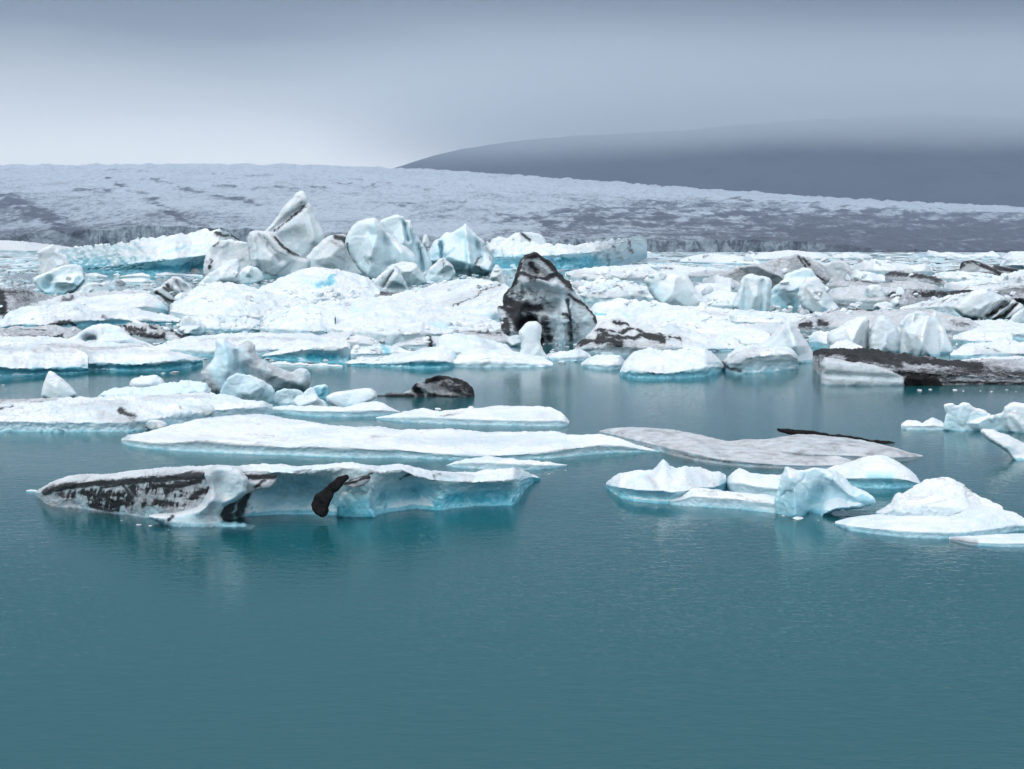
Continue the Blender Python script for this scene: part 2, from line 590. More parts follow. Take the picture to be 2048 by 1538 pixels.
def make_mountain():
    m, t = new_mat('basalt_slope')
    out = t.n('ShaderNodeOutputMaterial')
    geo = t.n('ShaderNodeNewGeometry')
    pos = geo.outputs['Position']
    n1 = t.noise(pos, 0.0016, 8, 0.6, 0.3)
    n2 = t.noise(pos, 1.0, 6, 0.7, 0.0, stretch=(0.012, 0.012, 0.004))
    col = t.mix(t.rng(n1, 0.3, 0.7), (0.013, 0.020, 0.040, 1), (0.025, 0.034, 0.058, 1))  # the haze's blue tint is painted into the basalt colour
    col = t.mix(t.math('MULTIPLY', t.rng(n2, 0.66, 0.75), 0.25), col, (0.3, 0.32, 0.35, 1))
    b = t.n('ShaderNodeBsdfPrincipled')
    t.put(b.inputs['Base Color'], col)
    b.inputs['Roughness'].default_value = 0.9
    t.put(out.inputs[0], b)
    xs = np.linspace(640, 2900, 420)
    crest = np.interp(xs, [640, 760, 820, 870, 930, 1020, 1150, 1350, 1600, 1850, 2048, 2300, 2900],
                      [352, 345, 326, 311, 297, 284, 272, 262, 240, 228, 236, 250, 275])
    D = 8000.0
    rows = []
    nk = 90
    for k in range(nk + 1):
        s = k / nk
        yy = 470 + (crest - 470) * s
        rows.append(pt(xs, yy, D + 1600 * s))
    for k in range(1, 12):
        p = rows[nk].copy(); p[:, 1] += 55 * k; p[:, 2] -= 25 * k
        rows.append(p)
    R = np.array(rows)
    nr, nc = R.shape[:2]
    V = R.reshape(-1, 3)
    r = fbm(V / 420.0, 5, 0.55)
    V[:, 1] += 50 * r
    V[:, 2] += 8 * r
    me = mesh_np('mountain', V, grid_faces(nr, nc))
    tag(new_obj('mountain', me, m), kind='structure')


make_mountain()


def box_mesh(name, a, b):
    (x0, y0, z0), (x1, y1, z1) = a, b
    V = [(x0, y0, z0), (x1, y0, z0), (x1, y1, z0), (x0, y1, z0), (x0, y0, z1), (x1, y0, z1), (x1, y1, z1), (x0, y1, z1)]
    Q = [(3, 2, 1, 0), (4, 5, 6, 7), (0, 1, 5, 4), (1, 2, 6, 5), (2, 3, 7, 6), (3, 0, 4, 7)]
    return mesh_np(name, V, Q, smooth=False)


def make_haze():
    m, t = new_mat('air_haze')
    out = t.n('ShaderNodeOutputMaterial')
    v = t.n('ShaderNodeVolumePrincipled')
    v.inputs['Color'].default_value = (0.60, 0.745, 0.95, 1)
    v.inputs['Density'].default_value = 0.000048
    v.inputs['Anisotropy'].default_value = 0.0
    t.put(out.inputs['Volume'], v)
    o = new_obj('haze', box_mesh('haze', (-14500, -700, -14.0), (14500, 10900, 1150)), m)
    tag(o, kind='stuff')


make_haze()


def make_low_cloud():
    """the cloud deck that swallows the mountain's top and the upper ice"""
    m, t = new_mat('cloud_base')
    out = t.n('ShaderNodeOutputMaterial')
    geo = t.n('ShaderNodeNewGeometry')
    pos = geo.outputs['Position']
    sx = t.n('ShaderNodeSeparateXYZ')
    t.put(sx.inputs[0], pos)
    px, py, pz = sx.outputs
    n = t.noise(pos, 1.0, 3, 0.5, 0.0, stretch=(0.0006, 0.0006, 0.002))
    side = t.rng(px, -1500, 2600, 0.0, 1.0)
    bot = t.rng(side, 0, 1, CL_L, CL_R, smooth=False)
    z = t.math('SUBTRACT', pz, t.math('ADD', bot, t.math('MULTIPLY', t.math('SUBTRACT', n, 0.5), 220.0)))
    ramp = t.math('MULTIPLY', t.rng(z, 0.0, 200.0), t.rng(pz, 1000.0, 820.0))
    fade = t.math('MULTIPLY', t.rng(py, 4400, 6200), t.rng(px, -1500, 700))
    d = t.math('MULTIPLY', t.math('MULTIPLY', ramp, fade), CL_D)
    v = t.n('ShaderNodeVolumePrincipled')
    t.put(v.inputs['Density'], d)
    v.inputs['Color'].default_value = (0.72, 0.77, 0.82, 1)
    t.put(out.inputs['Volume'], v)
    o = new_obj('low_cloud', box_mesh('low_cloud', (-3500, 4400, 380), (9000, 10600, 1000)), m)
    tag(o, kind='stuff')


CL_L, CL_R, CL_D = 440.0, 560.0, 0.0009
make_low_cloud()
cy.volume_step_rate = 2.0
cy.volume_max_steps = 64
# ------------------------------------------------------------------ ice generators
label_dbg = ''
SEED = [0]


def interp_smooth(xs, kx, ky, win):
    y = np.interp(xs, kx, ky)
    w = max(1, int(win))
    if w > 2:
        w |= 1
        ker = np.hanning(w + 2)[1:-1]
        ker /= ker.sum()
        y = np.convolve(np.pad(y, w // 2, mode='edge'), ker, 'valid')[:len(xs)]
    return y


def relief(V, Q, size, rough, facet, fine, seed, keep=None):
    """fractured, weathered surface: facets, lumps and pits pushed along the normals"""
    N = vnormals(V, Q)
    p = V + seed * 13.7
    s = size
    d = rough * s * 0.05 * fbm(p / (s * 0.8), 4, 0.55)
    if facet > 0:
        q = p * np.array([1, 1, 0.75]) / (s * 0.5)
        q = q + 0.25 * np.stack([perlin(q * 1.3), perlin(q * 1.3 + 31), perlin(q * 1.3 + 57)], -1)
        f1, f2, ids, off = voro(q)
        tilt = (_G[ids] * off).sum(1)
        edge = sstep(f2 - f1, 0.0, 0.10)
        d += facet * s * (0.20 * tilt * edge - 0.03 * (1 - edge))
    if fine > 0:
        d += fine * s * 0.03 * (1 - np.abs(fbm(p / (s * 0.16), 3, 0.6)) * 2)
        d += fine * 0.022 * s ** 0.5 * fbm(p / 0.45, 3, 0.6)
    if keep is not None:
        d = d * keep
    return V + N * d[:, None], N, d


def paint(px, py, strokes, V):
    """wear channels at each vertex: dirt, blue ice, grey grit, with some strokes as painted shade"""
    A = np.zeros((len(px), 4), np.float32)
    A[:, 3] = 1
    wobx = 3.0 * fbm(V * 1.1 + 5, 3, 0.6)
    for ch, line, w, k in strokes:
        i = 'dbgs'.index(ch) % 3
        if ch == 's':                      # a smeared, streaky field of ash running down the face
            i = 0
            vn = fbm(np.stack([px * .15 + py * .03, py * .022, 0 * px + 4.4], -1), 4, .7)
            vb = fbm(np.stack([px * .022, py * .05, 0 * px + 8.1], -1), 3, .6)
            kk = k * np.clip(0.66 + 0.8 * vn + 1.0 * vb, 0, 1)
        else:
            kk = k
        if len(line) == 1:
            line = line * 2
        d = seg_dist(px + wobx, py + wobx * 0.6, line)
        if i == 0:                         # a thin grey dusting round every ash band
            A[:, 2] = np.maximum(A[:, 2], 0.38 * k * (1 - sstep(d, w * 0.5, w * 2.2 + 2)))
        A[:, i] = np.maximum(A[:, i], kk * (1 - sstep(d, w * 0.1, w * 1.5)))
    return A


def finish(name, V, Q, A, mat, parent=None, N=None):
    if N is not None:                      # a cut-out of a larger surface keeps that surface's normals along the cut
        u, inv = np.unique(Q, return_inverse=True)
        V, A, N, Q = V[u], A[u], N[u], inv.reshape(Q.shape)
    me = mesh_np(name, V, Q)
    if N is not None and len(me.vertices) == len(N):
        me.normals_split_custom_set_from_vertices([tuple(n_) for n_ in N])
    ca = me.color_attributes.new('wear', 'FLOAT_COLOR', 'POINT')
    ca.data.foreach_set('color', np.asarray(A, np.float32).ravel())
    return new_obj(name, me, mat, parent)


def floe_geo(pts, depth=None, under=0.15, foot=None, rough=1.0, facet=0.0, fine=0.4, bulge=0.05, blue=0.5, grey=0.0, strokes=(),
             step=3.0, smooth=9, dmax=None, ztop=None, size=None, endp=0.5, bluetop=0.0, hum=0.5, scallop=None):
    """a floating slab: pts = (x, crest row, lip row, waterline row) in photo pixels"""
    SEED[0] += 1
    seed = SEED[0]
    P_ = np.array(pts, float)
    x0, x1 = P_[0, 0], P_[-1, 0]
    nc = max(12, int((x1 - x0) / step))
    xs = np.linspace(x0, x1, nc)
    cr = interp_smooth(xs, P_[:, 0], P_[:, 1], smooth / step)
    lp = interp_smooth(xs, P_[:, 0], P_[:, 2], smooth * 2 / step)
    ba = interp_smooth(xs, P_[:, 0], P_[:, 3], smooth * 2 / step)
    ba = np.maximum(ba, cr + 0.5)
    lp = np.clip(lp, cr + 0.2, ba - 0.1)
    Yb = gy(ba)
    Wm = (x1 - x0) / F * np.median(Yb)
    s_ = np.linspace(0, 1, nc)
    end = np.clip(1 - np.abs(2 * s_ - 1) ** 2.5, 0, 1) ** endp
    end = 0.04 + 0.96 * end
    # height of the lip over the water
    zl = CAMZ + ray(xs, lp)[1] * Yb
    zl = np.maximum(zl, 0.02)
    dzc = ray(xs, cr)[1]
    if depth is None:
        # the crest is where the ray meets a slightly raised flat top
        hz = zl * 1.15 + 0.05
        Yc = np.where(dzc < -1e-4, (hz - CAMZ) / np.minimum(dzc, -1e-4), 1e6)
        d = Yc - Yb
        hi_ = (dmax if dmax else 0.55 * Wm)
        d = np.clip(d, 0.10 * Wm, hi_) * end
        k = max(3, nc // 8) | 1
        ker = np.hanning(k + 2)[1:-1]; ker /= ker.sum()
        d = np.convolve(np.pad(d, k // 2, mode='edge'), ker, 'valid')[:nc] * (0.5 + 0.5 * end)
    else:
        d = depth * end
    Yc = Yb + d
    zc = CAMZ + dzc * Yc
    hm = float(np.percentile(np.maximum(zc, zl), 85))
    hm = max(hm, 0.15)
    if size is None:
        size = float(np.clip(max(hm, 0.12 * Wm), 0.3, 9.0))
    if foot is None:
        foot = float(np.clip(0.45 * hm + 0.25, 0.3, 2.2))
    und = under * np.maximum(zl, 0.05)
    Yl = Yb - und * 0.6
    zl = np.maximum(CAMZ + ray(xs, lp)[1] * Yl, 0.01)
    rows, rpy, kind = [], [], []
    dx, _ = ray(xs, cr)
    fn = 0.15 + 1.3 * np.clip(0.5 + 1.1 * fbm(np.stack([xs * 0.03, 0 * xs, 0 * xs + seed], -1), 3), 0, 1.2)

    def add(Y, z, py, kd):
        u = (xs - W / 2) / F
        v = -(np.clip(py, 0, 3000) - H / 2) / F
        X = u / (CP + v * SP) * Y
        rows.append(np.stack([X, Y, z], -1))
        rpy.append(py * np.ones(nc))
        kind.append(np.full(nc, kd))
    sc = np.ones(nc)
    if scallop is not None:
        sc = interp_smooth(xs, [a_[0] for a_ in scallop], [a_[1] for a_ in scallop], 22 / step)
    bk = np.maximum(0.35 * d, 0.25 * np.maximum(zc, 0.1)) * 1.0
    for a in np.linspace(0, 1, 7)[:-1]:           # back slope, from under water up to the crest
        c_, sn = math.cos(a * math.pi / 2), math.sin(a * math.pi / 2)
        add(Yc + bk * c_, -0.5 + (zc + 0.5) * sn, cr, 0)
    hpx = float(np.max(lp - cr))
    ntop = int(np.clip(hpx / (step * 0.7), 5, 50))
    for a in np.linspace(0, 1, ntop):
        Y = Yc + (Yl - Yc) * a
        z = zc + (zl - zc) * a + bulge * size * math.sin(math.pi * a) * end
        add(Y, z, cr + (lp - cr) * a, 1)
    hpx = float(np.max(ba - lp))
    nf = int(np.clip(hpx / (step * 0.7), 5, 40))
    for a in np.linspace(0, 1, nf)[1:]:
        inset = und * (0.75 * math.sin(math.pi * a) ** 0.8 + 0.55 * float(sstep(a, 0, .7))) * sc
        Y = Yl + (Yb - Yl) * a + inset
        z = zl * (1 - a) + 0.0 * a
        add(Y, z, lp + (ba - lp) * a, 2)
    for a, f in ((0.25, 0.03), (0.45, 0.35), (0.7, 0.8), (1.0, 1.0), (1.4, 0.8), (2.2, 0.2)):
        add(Yb + und * 0.55 * sc - foot * f * fn * end, -a * (0.5 + 0.5 * size) + 0 * xs, ba + 0.0, 3)
    V = np.array(rows)
    nr = len(rows)
    V = V.reshape(-1, 3)
    px = np.tile(xs, nr)
    py = np.array(rpy).ravel()
    kd = np.array(kind).ravel()
    Q = grid_faces(nr, nc)
    # orient outward (up on the top surface)
    N = vnormals(V, Q)
    if N[kd == 1][:, 2].mean() < 0:
        Q = Q[:, ::-1]
    hq = V * np.array([1 / (1.6 * size), 1 / (1.1 * size), 0]) + seed
    size_h = size
    hmk = fbm(hq, 4, 0.5)
    topk = (kd == 1) * np.tile(end, nr)
    V[:, 2] += hum * rough * size * 0.10 * (np.abs(hmk) * 1.6 - 0.35) * topk
    keep = np.where(kd == 3, 0.6, 1.0) * np.clip(0.25 + 1.2 * np.tile(end, nr), 0, 1)
    V, N, d_ = relief(V, Q, size, rough, facet, fine, seed, keep)
    N2 = vnormals(V, Q)
    A = paint(px, py, strokes, V)
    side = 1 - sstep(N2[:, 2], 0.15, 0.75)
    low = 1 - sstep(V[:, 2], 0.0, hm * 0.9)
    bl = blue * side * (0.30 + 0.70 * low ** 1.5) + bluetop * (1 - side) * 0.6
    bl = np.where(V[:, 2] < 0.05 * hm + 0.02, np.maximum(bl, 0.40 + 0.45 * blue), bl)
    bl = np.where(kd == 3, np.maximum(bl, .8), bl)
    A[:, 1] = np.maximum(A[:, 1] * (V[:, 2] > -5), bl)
    A[:, 2] = np.clip(A[:, 2] + grey * np.where(kd == 3, 0.2, 1), 0, 1)
    A[:, 0] *= (V[:, 2] > -0.4)
    return V, Q, A, kd


def berg_geo(poly, base=None, Y=None, thick=None, power=0.5, rough=1.0, facet=0.8, fine=0.4, blue=0.4, grey=0.0, strokes=(),
             ridges=(), step=2.3, size=None, bluetop=0.0, back=0.8, lean=0.0):
    """an upright block: its outline (photo pixels) is given real distance and thickness, ridges and hollows are pushed in or out"""
    SEED[0] += 1
    seed = SEED[0]
    P_ = np.array(poly, float)
    # round the outline a little with midpoint subdivision
    Pc = []
    n = len(P_)
    for i in range(n):
        a, b = P_[i], P_[(i + 1) % n]
        Pc += [a * 0.82 + b * 0.18, a * 0.18 + b * 0.82]
    P_ = np.array(Pc)
    # ragged outline
    D = []
    n = len(P_)
    for i in range(n):
        a, b = P_[i], P_[(i + 1) % n]
        L = np.hypot(*(b - a))
        k = max(1, int(L / (step * 1.2)))
        for j in range(k):
            D.append(a + (b - a) * j / k)
    P_ = np.array(D)
    wpx, hpx = np.ptp(P_[:, 0]), np.ptp(P_[:, 1])
    jit = fbm(np.stack([P_[:, 0] * .09, P_[:, 1] * .09, np.full(len(P_), seed * 3.3)], -1), 3) * min(2.2, 0.03 * min(wpx, hpx)) * (0.3 + rough * 0.7)
    jit2 = fbm(np.stack([P_[:, 0] * .09, P_[:, 1] * .09, np.full(len(P_), seed * 3.3 + 9)], -1), 3) * min(2.2, 0.03 * min(wpx, hpx)) * (0.3 + rough * 0.7)
    P_ = P_ + np.stack([jit, jit2], -1)
    if base is None:
        base = P_[:, 1].max()
    Yf = float(gy(base)) if Y is None else Y
    wm = wpx / F * Yf
    hm = hpx / F * Yf
    if thick is None:
        thick = 0.42 * min(wm, hm * 1.6)
    Yc = Yf + (thick * 0.85 if Y is None else 0)
    x0, x1, y0, y1 = P_[:, 0].min(), P_[:, 0].max(), P_[:, 1].min(), P_[:, 1].max()
    gx = np.arange(x0 - step, x1 + 2 * step, step)
    gyy = np.arange(y0 - step, y1 + 2 * step, step)
    GX, GY = np.meshgrid(gx, gyy)
    fx, fy = GX.ravel(), GY.ravel()
    inside = np.zeros(len(fx), bool)
    dist = np.full(len(fx), 1e9)
    cx = np.zeros(len(fx)); cyy = np.zeros(len(fx))
    n = len(P_)
    for i in range(n):
        xa, ya = P_[i]; xb, yb = P_[(i + 1) % n]
        if ya != yb:
            c = ((ya > fy) != (yb > fy)) & (fx < (xb - xa) * (fy - ya) / (yb - ya) + xa)
            inside ^= c
        vx, vy = xb - xa, yb - ya
        L = vx * vx + vy * vy + 1e-9
        s_ = np.clip(((fx - xa) * vx + (fy - ya) * vy) / L, 0, 1)
        qx, qy = xa + s_ * vx, ya + s_ * vy
        dd = np.hypot(fx - qx, fy - qy)
        m_ = dd < dist
        dist = np.where(m_, dd, dist); cx = np.where(m_, qx, cx); cyy = np.where(m_, qy, cyy)
    ins = inside.reshape(GX.shape)
    cell = ins[:-1, :-1] & ins[1:, :-1] & ins[:-1, 1:] & ins[1:, 1:]
    nr, nc = GX.shape
    ii, jj = np.nonzero(cell)
    idx = ii * nc + jj
    Qf = np.stack([idx, idx + 1, idx + nc + 1, idx + nc], -1)
    used = np.zeros(nr * nc, bool)
    used[Qf.ravel()] = True
    cnt = np.zeros(nr * nc, int)
    np.add.at(cnt, Qf.ravel(), 1)
    bnd = used & (cnt < 4)
    vx_, vy_ = np.where(bnd, cx, fx), np.where(bnd, cyy, fy)
    dd = np.where(bnd, 0, dist)
    R = dist[used].max()
    rr_ = min(R, 0.5 * min(wpx, hpx))
    u = np.clip(dd / rr_, 0, 1)
    prof = (1 - (1 - u) ** 2) ** power
    flat = 1 - (1 - np.clip(u / 0.28, 0, 1)) ** 2.2
    tf = thick * (0.35 * prof + 0.65 * flat)
    env = sstep(u, 0.0, 0.35)
    # a few flat fracture planes cut the front into facets
    if facet > 0:
        rg = np.random.RandomState(seed * 7 + 1)
        nx_ = (vx_ - (x0 + x1) / 2) / (0.5 * max(wpx, 1))
        ny_ = (vy_ - (y0 + y1) / 2) / (0.5 * max(hpx, 1))
        K = 7
        cutp = np.full(len(tf), 9.0)
        for k_ in range(K):
            an = rg.uniform(0, 2 * np.pi)
            mg = rg.uniform(0.6, 1.7)
            cxk, cyk = rg.uniform(-.45, .45, 2)
            pl = rg.uniform(0.62, 0.95) - mg * ((nx_ - cxk) * math.cos(an) + (ny_ - cyk) * math.sin(an) * 0.8)
            cutp = np.minimum(cutp, pl)
        cutp = np.maximum(cutp, 0.15)
        fk = min(1.0, facet * 1.7)
        tf = tf * (1 - fk) + fk * np.minimum(tf, thick * cutp)
    for line, w, k in ridges:
        if len(line) == 1:
            line = line * 2
        ds = seg_dist(vx_, vy_, line)
        tf = tf + k * thick * np.exp(-(ds / w) ** 2) * env
    tb = thick * prof * back
    remap = -np.ones(nr * nc, int)
    ui = np.nonzero(used)[0]
    remap[ui] = np.arange(len(ui))
    nu = len(ui)
    lean_off = lean * (y1 - vy_[ui]) / max(hpx, 1) * hm
    Vf = pt(vx_[ui], vy_[ui], Yc - tf[ui] + lean_off)
    interior = ~bnd[ui]
    bi = np.nonzero(interior)[0]
    Vb = pt(vx_[ui][bi], vy_[ui][bi], Yc + tb[ui][bi] + lean_off[bi])
    rb = np.arange(nu)
    rb[bi] = nu + np.arange(len(bi))
    Qa = remap[Qf]
    Qb = rb[Qa][:, ::-1]
    V = np.concatenate([Vf, Vb])
    Q = np.concatenate([Qa, Qb])
    px = np.concatenate([vx_[ui], vx_[ui][bi]])
    py = np.concatenate([vy_[ui], vy_[ui][bi]])
    ok = np.array([len(set(q)) == 4 for q in Qb])
    Q = np.concatenate([Qa, Qb[ok]])
    N = vnormals(V, Q)
    if N[:nu][:, 1].mean() > 0:
        Q = Q[:, ::-1]
    if size is None:
        size = float(np.clip(0.8 * max(hm, 0.6 * wm), 0.25, 9.0))
    edgek = np.concatenate([0.45 + 0.55 * sstep(u[ui], 0, 0.3), np.ones(len(bi))])
    V, N, d_ = relief(V, Q, size, rough * .8, facet * 0.4, fine * .6, seed, edgek)
    N2 = vnormals(V, Q)
    A = paint(px, py, strokes, V)
    A[:, 1] *= 0.72
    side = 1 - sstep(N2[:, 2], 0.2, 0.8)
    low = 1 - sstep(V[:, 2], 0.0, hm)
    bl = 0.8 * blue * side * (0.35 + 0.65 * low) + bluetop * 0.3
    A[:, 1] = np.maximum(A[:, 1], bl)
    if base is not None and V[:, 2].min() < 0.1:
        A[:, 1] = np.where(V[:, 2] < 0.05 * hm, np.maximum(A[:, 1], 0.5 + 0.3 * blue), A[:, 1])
    A[:, 2] = np.clip(A[:, 2] + grey, 0, 1)
    if Y is not None and V[:, 2].min() > 0.3:
        print('HIGH', label_dbg, round(float(V[:, 2].min()), 2), poly[0])
    return V, Q, A, np.full(len(V), -1.0)


def join(geos):
    Vs, Qs, As, Ks, o = [], [], [], [], 0
    for V, Q, A, K in geos:
        Vs.append(V); Qs.append(Q + o); As.append(A); Ks.append(K)
        o += len(V)
    return np.concatenate(Vs), np.concatenate(Qs), np.concatenate(As), np.concatenate(Ks)


def thing(name, label, cat, geos, parts=(), group=None, mat=None, cap=None):
    """one piece of ice: its own mesh at the origin of its own centre, with any parts parented to it"""
    if isinstance(geos, tuple):
        geos = [geos]
    V, Q, A, K = join(geos)
    c = np.array([(V[:, 0].min() + V[:, 0].max()) / 2, (V[:, 1].min() + V[:, 1].max()) / 2, 0.0])
    if cap:                                # the snowy lid is a part of its own, sharing the rim with the wall below
        on = (K[Q] == 1).sum(1) >= 3
        N = vnormals(V, Q)
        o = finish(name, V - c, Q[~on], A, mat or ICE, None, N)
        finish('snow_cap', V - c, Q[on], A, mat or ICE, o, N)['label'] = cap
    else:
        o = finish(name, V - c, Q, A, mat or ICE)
    o.location = c
    tag(o, label, cat, group, 'thing')
    for pn, pgeo, pmat, plabel in parts:
        if not isinstance(pgeo, list):
            pgeo = [pgeo]
        V, Q, A, _ = join(pgeo)
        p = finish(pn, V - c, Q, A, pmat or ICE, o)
        if plabel:
            p['label'] = plabel
    return o


FL, BG = floe_geo, berg_geo
# ------------------------------------------------------------------ the ice, traced piece by piece (photo pixels)
JAM = 'ice floes packed across the lagoon'
BLK = 'upright ice blocks in the pack'
OPEN = 'ice floes adrift in open water'

# --- nearest berg: white lid over a dirty wall and blue hollows
lid = FL([(72, 984, 987, 990), (90, 972, 983, 1008), (110, 963, 974, 1013), (140, 953, 968, 1016), (180, 949, 962, 1020),
          (240, 946, 956, 1028), (300, 941, 950, 1037), (340, 936, 951, 1042), (370, 934, 952, 1044), (400, 934, 947, 1045),
          (430, 931, 944, 1045), (470, 934, 946, 1040), (490, 933, 943, 1036), (540, 931, 945, 1035), (600, 934, 946, 1035), (660, 928, 938, 1035),
          (700, 927, 935, 1034), (735, 932, 940, 1032), (760, 935, 945, 1030), (800, 933, 942, 1027), (830, 938, 950, 1022),
          (870, 944, 960, 1024), (900, 945, 962, 1018), (950, 944, 964, 1016), (1000, 939, 962, 1015), (1030, 934, 958, 1013),
          (1045, 941, 957, 985), (1068, 950, 954, 962), (1080, 956, 957, 960)],
         depth=2.2, under=0.30, blue=0.9, rough=0.6, fine=0.5, size=1.5, step=2.2, smooth=12, foot=1.6, facet=0.15,
         scallop=[(72, .3), (180, .1), (300, .25), (420, .1), (440, .2), (480, 1.0), (560, 2.2), (620, 2.5), (660, 1.6), (690, .2), (735, -.1), (770, 1.2), (810, 2.3), (860, 2.0), (888, .3), (905, .6), (950, 2.0), (1010, 2.2), (1040, .6), (1080, .1)],
         strokes=[('d', [(90, 985), (130, 973), (200, 966), (270, 962), (340, 956), (430, 950)], 8, 1.0),  # band under the lip: ash plus the lip's shade, painted in
                  ('s', [(180, 990), (245, 1000)], 34, 1.0), ('s', [(280, 975), (410, 980)], 30, 1.0), ('s', [(210, 1012), (240, 1018)], 14, 1.0), ('s', [(120, 990), (180, 985)], 16, .8),
                  ('d', [(205, 975), (245, 968), (262, 990)], 4, .9), ('d', [(335, 975), (400, 962)], 8, .9), ('d', [(385, 995), (405, 985)], 9, .9), ('d', [(180, 1010), (225, 1022)], 6, .85),
                  ('d', [(338, 1034), (346, 1038)], 4, .8), ('s', [(290, 1005), (380, 1010)], 16, .8),
                  ('d', [(468, 990), (455, 1035)], 18, .95), ('d', [(500, 965), (492, 1000), (478, 1030)], 11, .95), ('d', [(480, 960), (500, 975)], 16, .9),  # black strokes down the cave side next to the buttress
                  ('d', [(586, 946), (625, 943)], 1.6, .6), ('d', [(700, 962), (745, 946)], 3, .9), ('d', [(800, 965), (820, 952)], 4, .7),
                  ('d', [(868, 957), (880, 952)], 4, .5),
                  ('g', [(100, 1000), (420, 1000)], 60, .85), ('g', [(300, 952), (480, 945)], 9, .5), ('g', [(820, 955), (940, 958)], 8, .45),
                  ('b', [(540, 995), (650, 990)], 48, .8), ('g', [(540, 990), (640, 985)], 40, .35), ('g', [(700, 990), (800, 985)], 40, .25), ('b', [(700, 990), (900, 985)], 30, .7), ('b', [(900, 1000), (1010, 1000)], 22, 1.0), ('b', [(760, 1000), (830, 995)], 22, .95)])  # blue hollows, greyed to paint in the shade under the lip
buttress = BG([(405, 950), (420, 934), (445, 929), (470, 934), (488, 945), (497, 960), (494, 985), (474, 1002), (450, 1010), (438, 1030),
               (447, 1043), (480, 1044), (512, 1050), (514, 1056), (500, 1075), (380, 1085), (330, 1050), (285, 1032), (320, 1027), (370, 1022),
               (400, 1010), (412, 990), (420, 975)], base=1054, thick=0.62, blue=0.55, grey=.22, rough=0.7, facet=0.12, fine=0.5, size=1.3, step=2.0,  # grey and blue paint in the buttress's shaded side
              ridges=[([(440, 965), (450, 985)], 16, -0.5), ([(425, 1000), (400, 1020)], 12, .5)],
              strokes=[('g', [(420, 935), (420, 1040)], 18, .35), ('d', [(338, 1040), (346, 1034)], 5, .9)])
lump = BG([(484, 948), (498, 943), (520, 946), (556, 948), (552, 960), (545, 974), (520, 980), (500, 984), (480, 994), (466, 990), (474, 968)],
          base=1050, thick=0.38, blue=0.1, grey=.4, rough=0.9, facet=0.8, size=0.9, step=2.0,
          strokes=[('d', [(475, 985), (490, 955), (520, 955), (550, 951)], 8, .95), ('d', [(510, 975), (530, 962)], 5, .8)])
dyke = BG([(621, 1008), (630, 990), (648, 977), (664, 964), (680, 951), (698, 948), (698, 958), (684, 972), (668, 990), (658, 1008), (658, 1026), (646, 1036), (627, 1026)],
          base=1046, thick=0.35, rough=0.8, facet=1.0, size=0.8, step=2.0)
ear = BG([(686, 966), (712, 958), (742, 950), (740, 962), (726, 972), (704, 976), (690, 972)], base=1044, thick=0.2, grey=.8, rough=0.9, size=0.6, step=2.0,
         strokes=[('d', [(690, 968), (740, 953)], 5, .9)])
rib = BG([(672, 1040), (674, 1005), (688, 980), (715, 966), (742, 962), (746, 985), (738, 1005), (745, 1022), (760, 1040)], base=1036, thick=0.30, blue=.95, bluetop=.5, rough=.5,
         facet=0.3, size=1.0, step=2.0)
thing('iceberg', 'low iceberg with a thin white lid over an ash streaked wall and turquoise hollows', 'iceberg', [lid, rib], cap='thin white snow lid',
      parts=[('ice_buttress', buttress, None, 'bulging white buttress of ice'), ('dirty_ledge', lump, None, 'ash stained ledge of ice'),
             ('ash_dyke', dyke, ASH, 'curved black band of ash'), ('ash_ledge', ear, None, 'small ash streaked ledge')])
thing('ice_chip', 'sliver of clear ice at the pointed end of the ash streaked berg', 'ice chip',
      FL([(52, 981, 982, 984), (62, 979, 981, 984), (76, 981, 983, 986)], depth=.3, size=.3))

thing('ice_floe', 'small thin floe with a ragged top just behind the turquoise hollow berg', 'ice floe',
      FL([(893, 930, 931, 933), (915, 921, 927, 936), (950, 917, 926, 938), (975, 912, 925, 940), (1010, 916, 927, 941), (1040, 919, 928, 941),
          (1075, 921, 930, 939), (1110, 926, 931, 936), (1134, 929, 930, 932)], rough=1.0, fine=1.0, blue=.45), group=OPEN)
thing('ice_floe', 'long smooth white floe stretching behind the ash streaked berg', 'ice floe', cap='smooth white top', geos=
      FL([(243, 878, 881, 884), (255, 869, 880, 892), (300, 862, 886, 898), (345, 850, 886, 902), (400, 838, 882, 905), (460, 832, 886, 908),
          (520, 830, 890, 910), (570, 838, 895, 911), (620, 845, 893, 914), (660, 852, 895, 915), (700, 854, 895, 917), (760, 855, 900, 917),
          (790, 862, 898, 916), (850, 861, 905, 918), (900, 860, 908, 920), (960, 865, 912, 922), (1020, 866, 910, 920), (1070, 864, 906, 918),
          (1110, 863, 901, 917), (1140, 870, 897, 914), (1200, 868, 890, 908), (1240, 880, 892, 906), (1290, 896, 900, 904), (1322, 903, 904, 905)],
         rough=.55, fine=.45, blue=.5, foot=1.6, size=1.7, smooth=14, step=2.6, bulge=.03, under=.25,
         strokes=[('g', [(250, 875), (420, 885)], 10, .25), ('g', [(800, 885), (1100, 890)], 9, .18)]), group=OPEN)
gst = [('d', [(1290, 893), (1300, 896)], 4, .5), ('d', [(1345, 907), (1400, 917), (1460, 925)], 2.6, .55), ('d', [(1780, 903), (1830, 912)], 4, .35)]
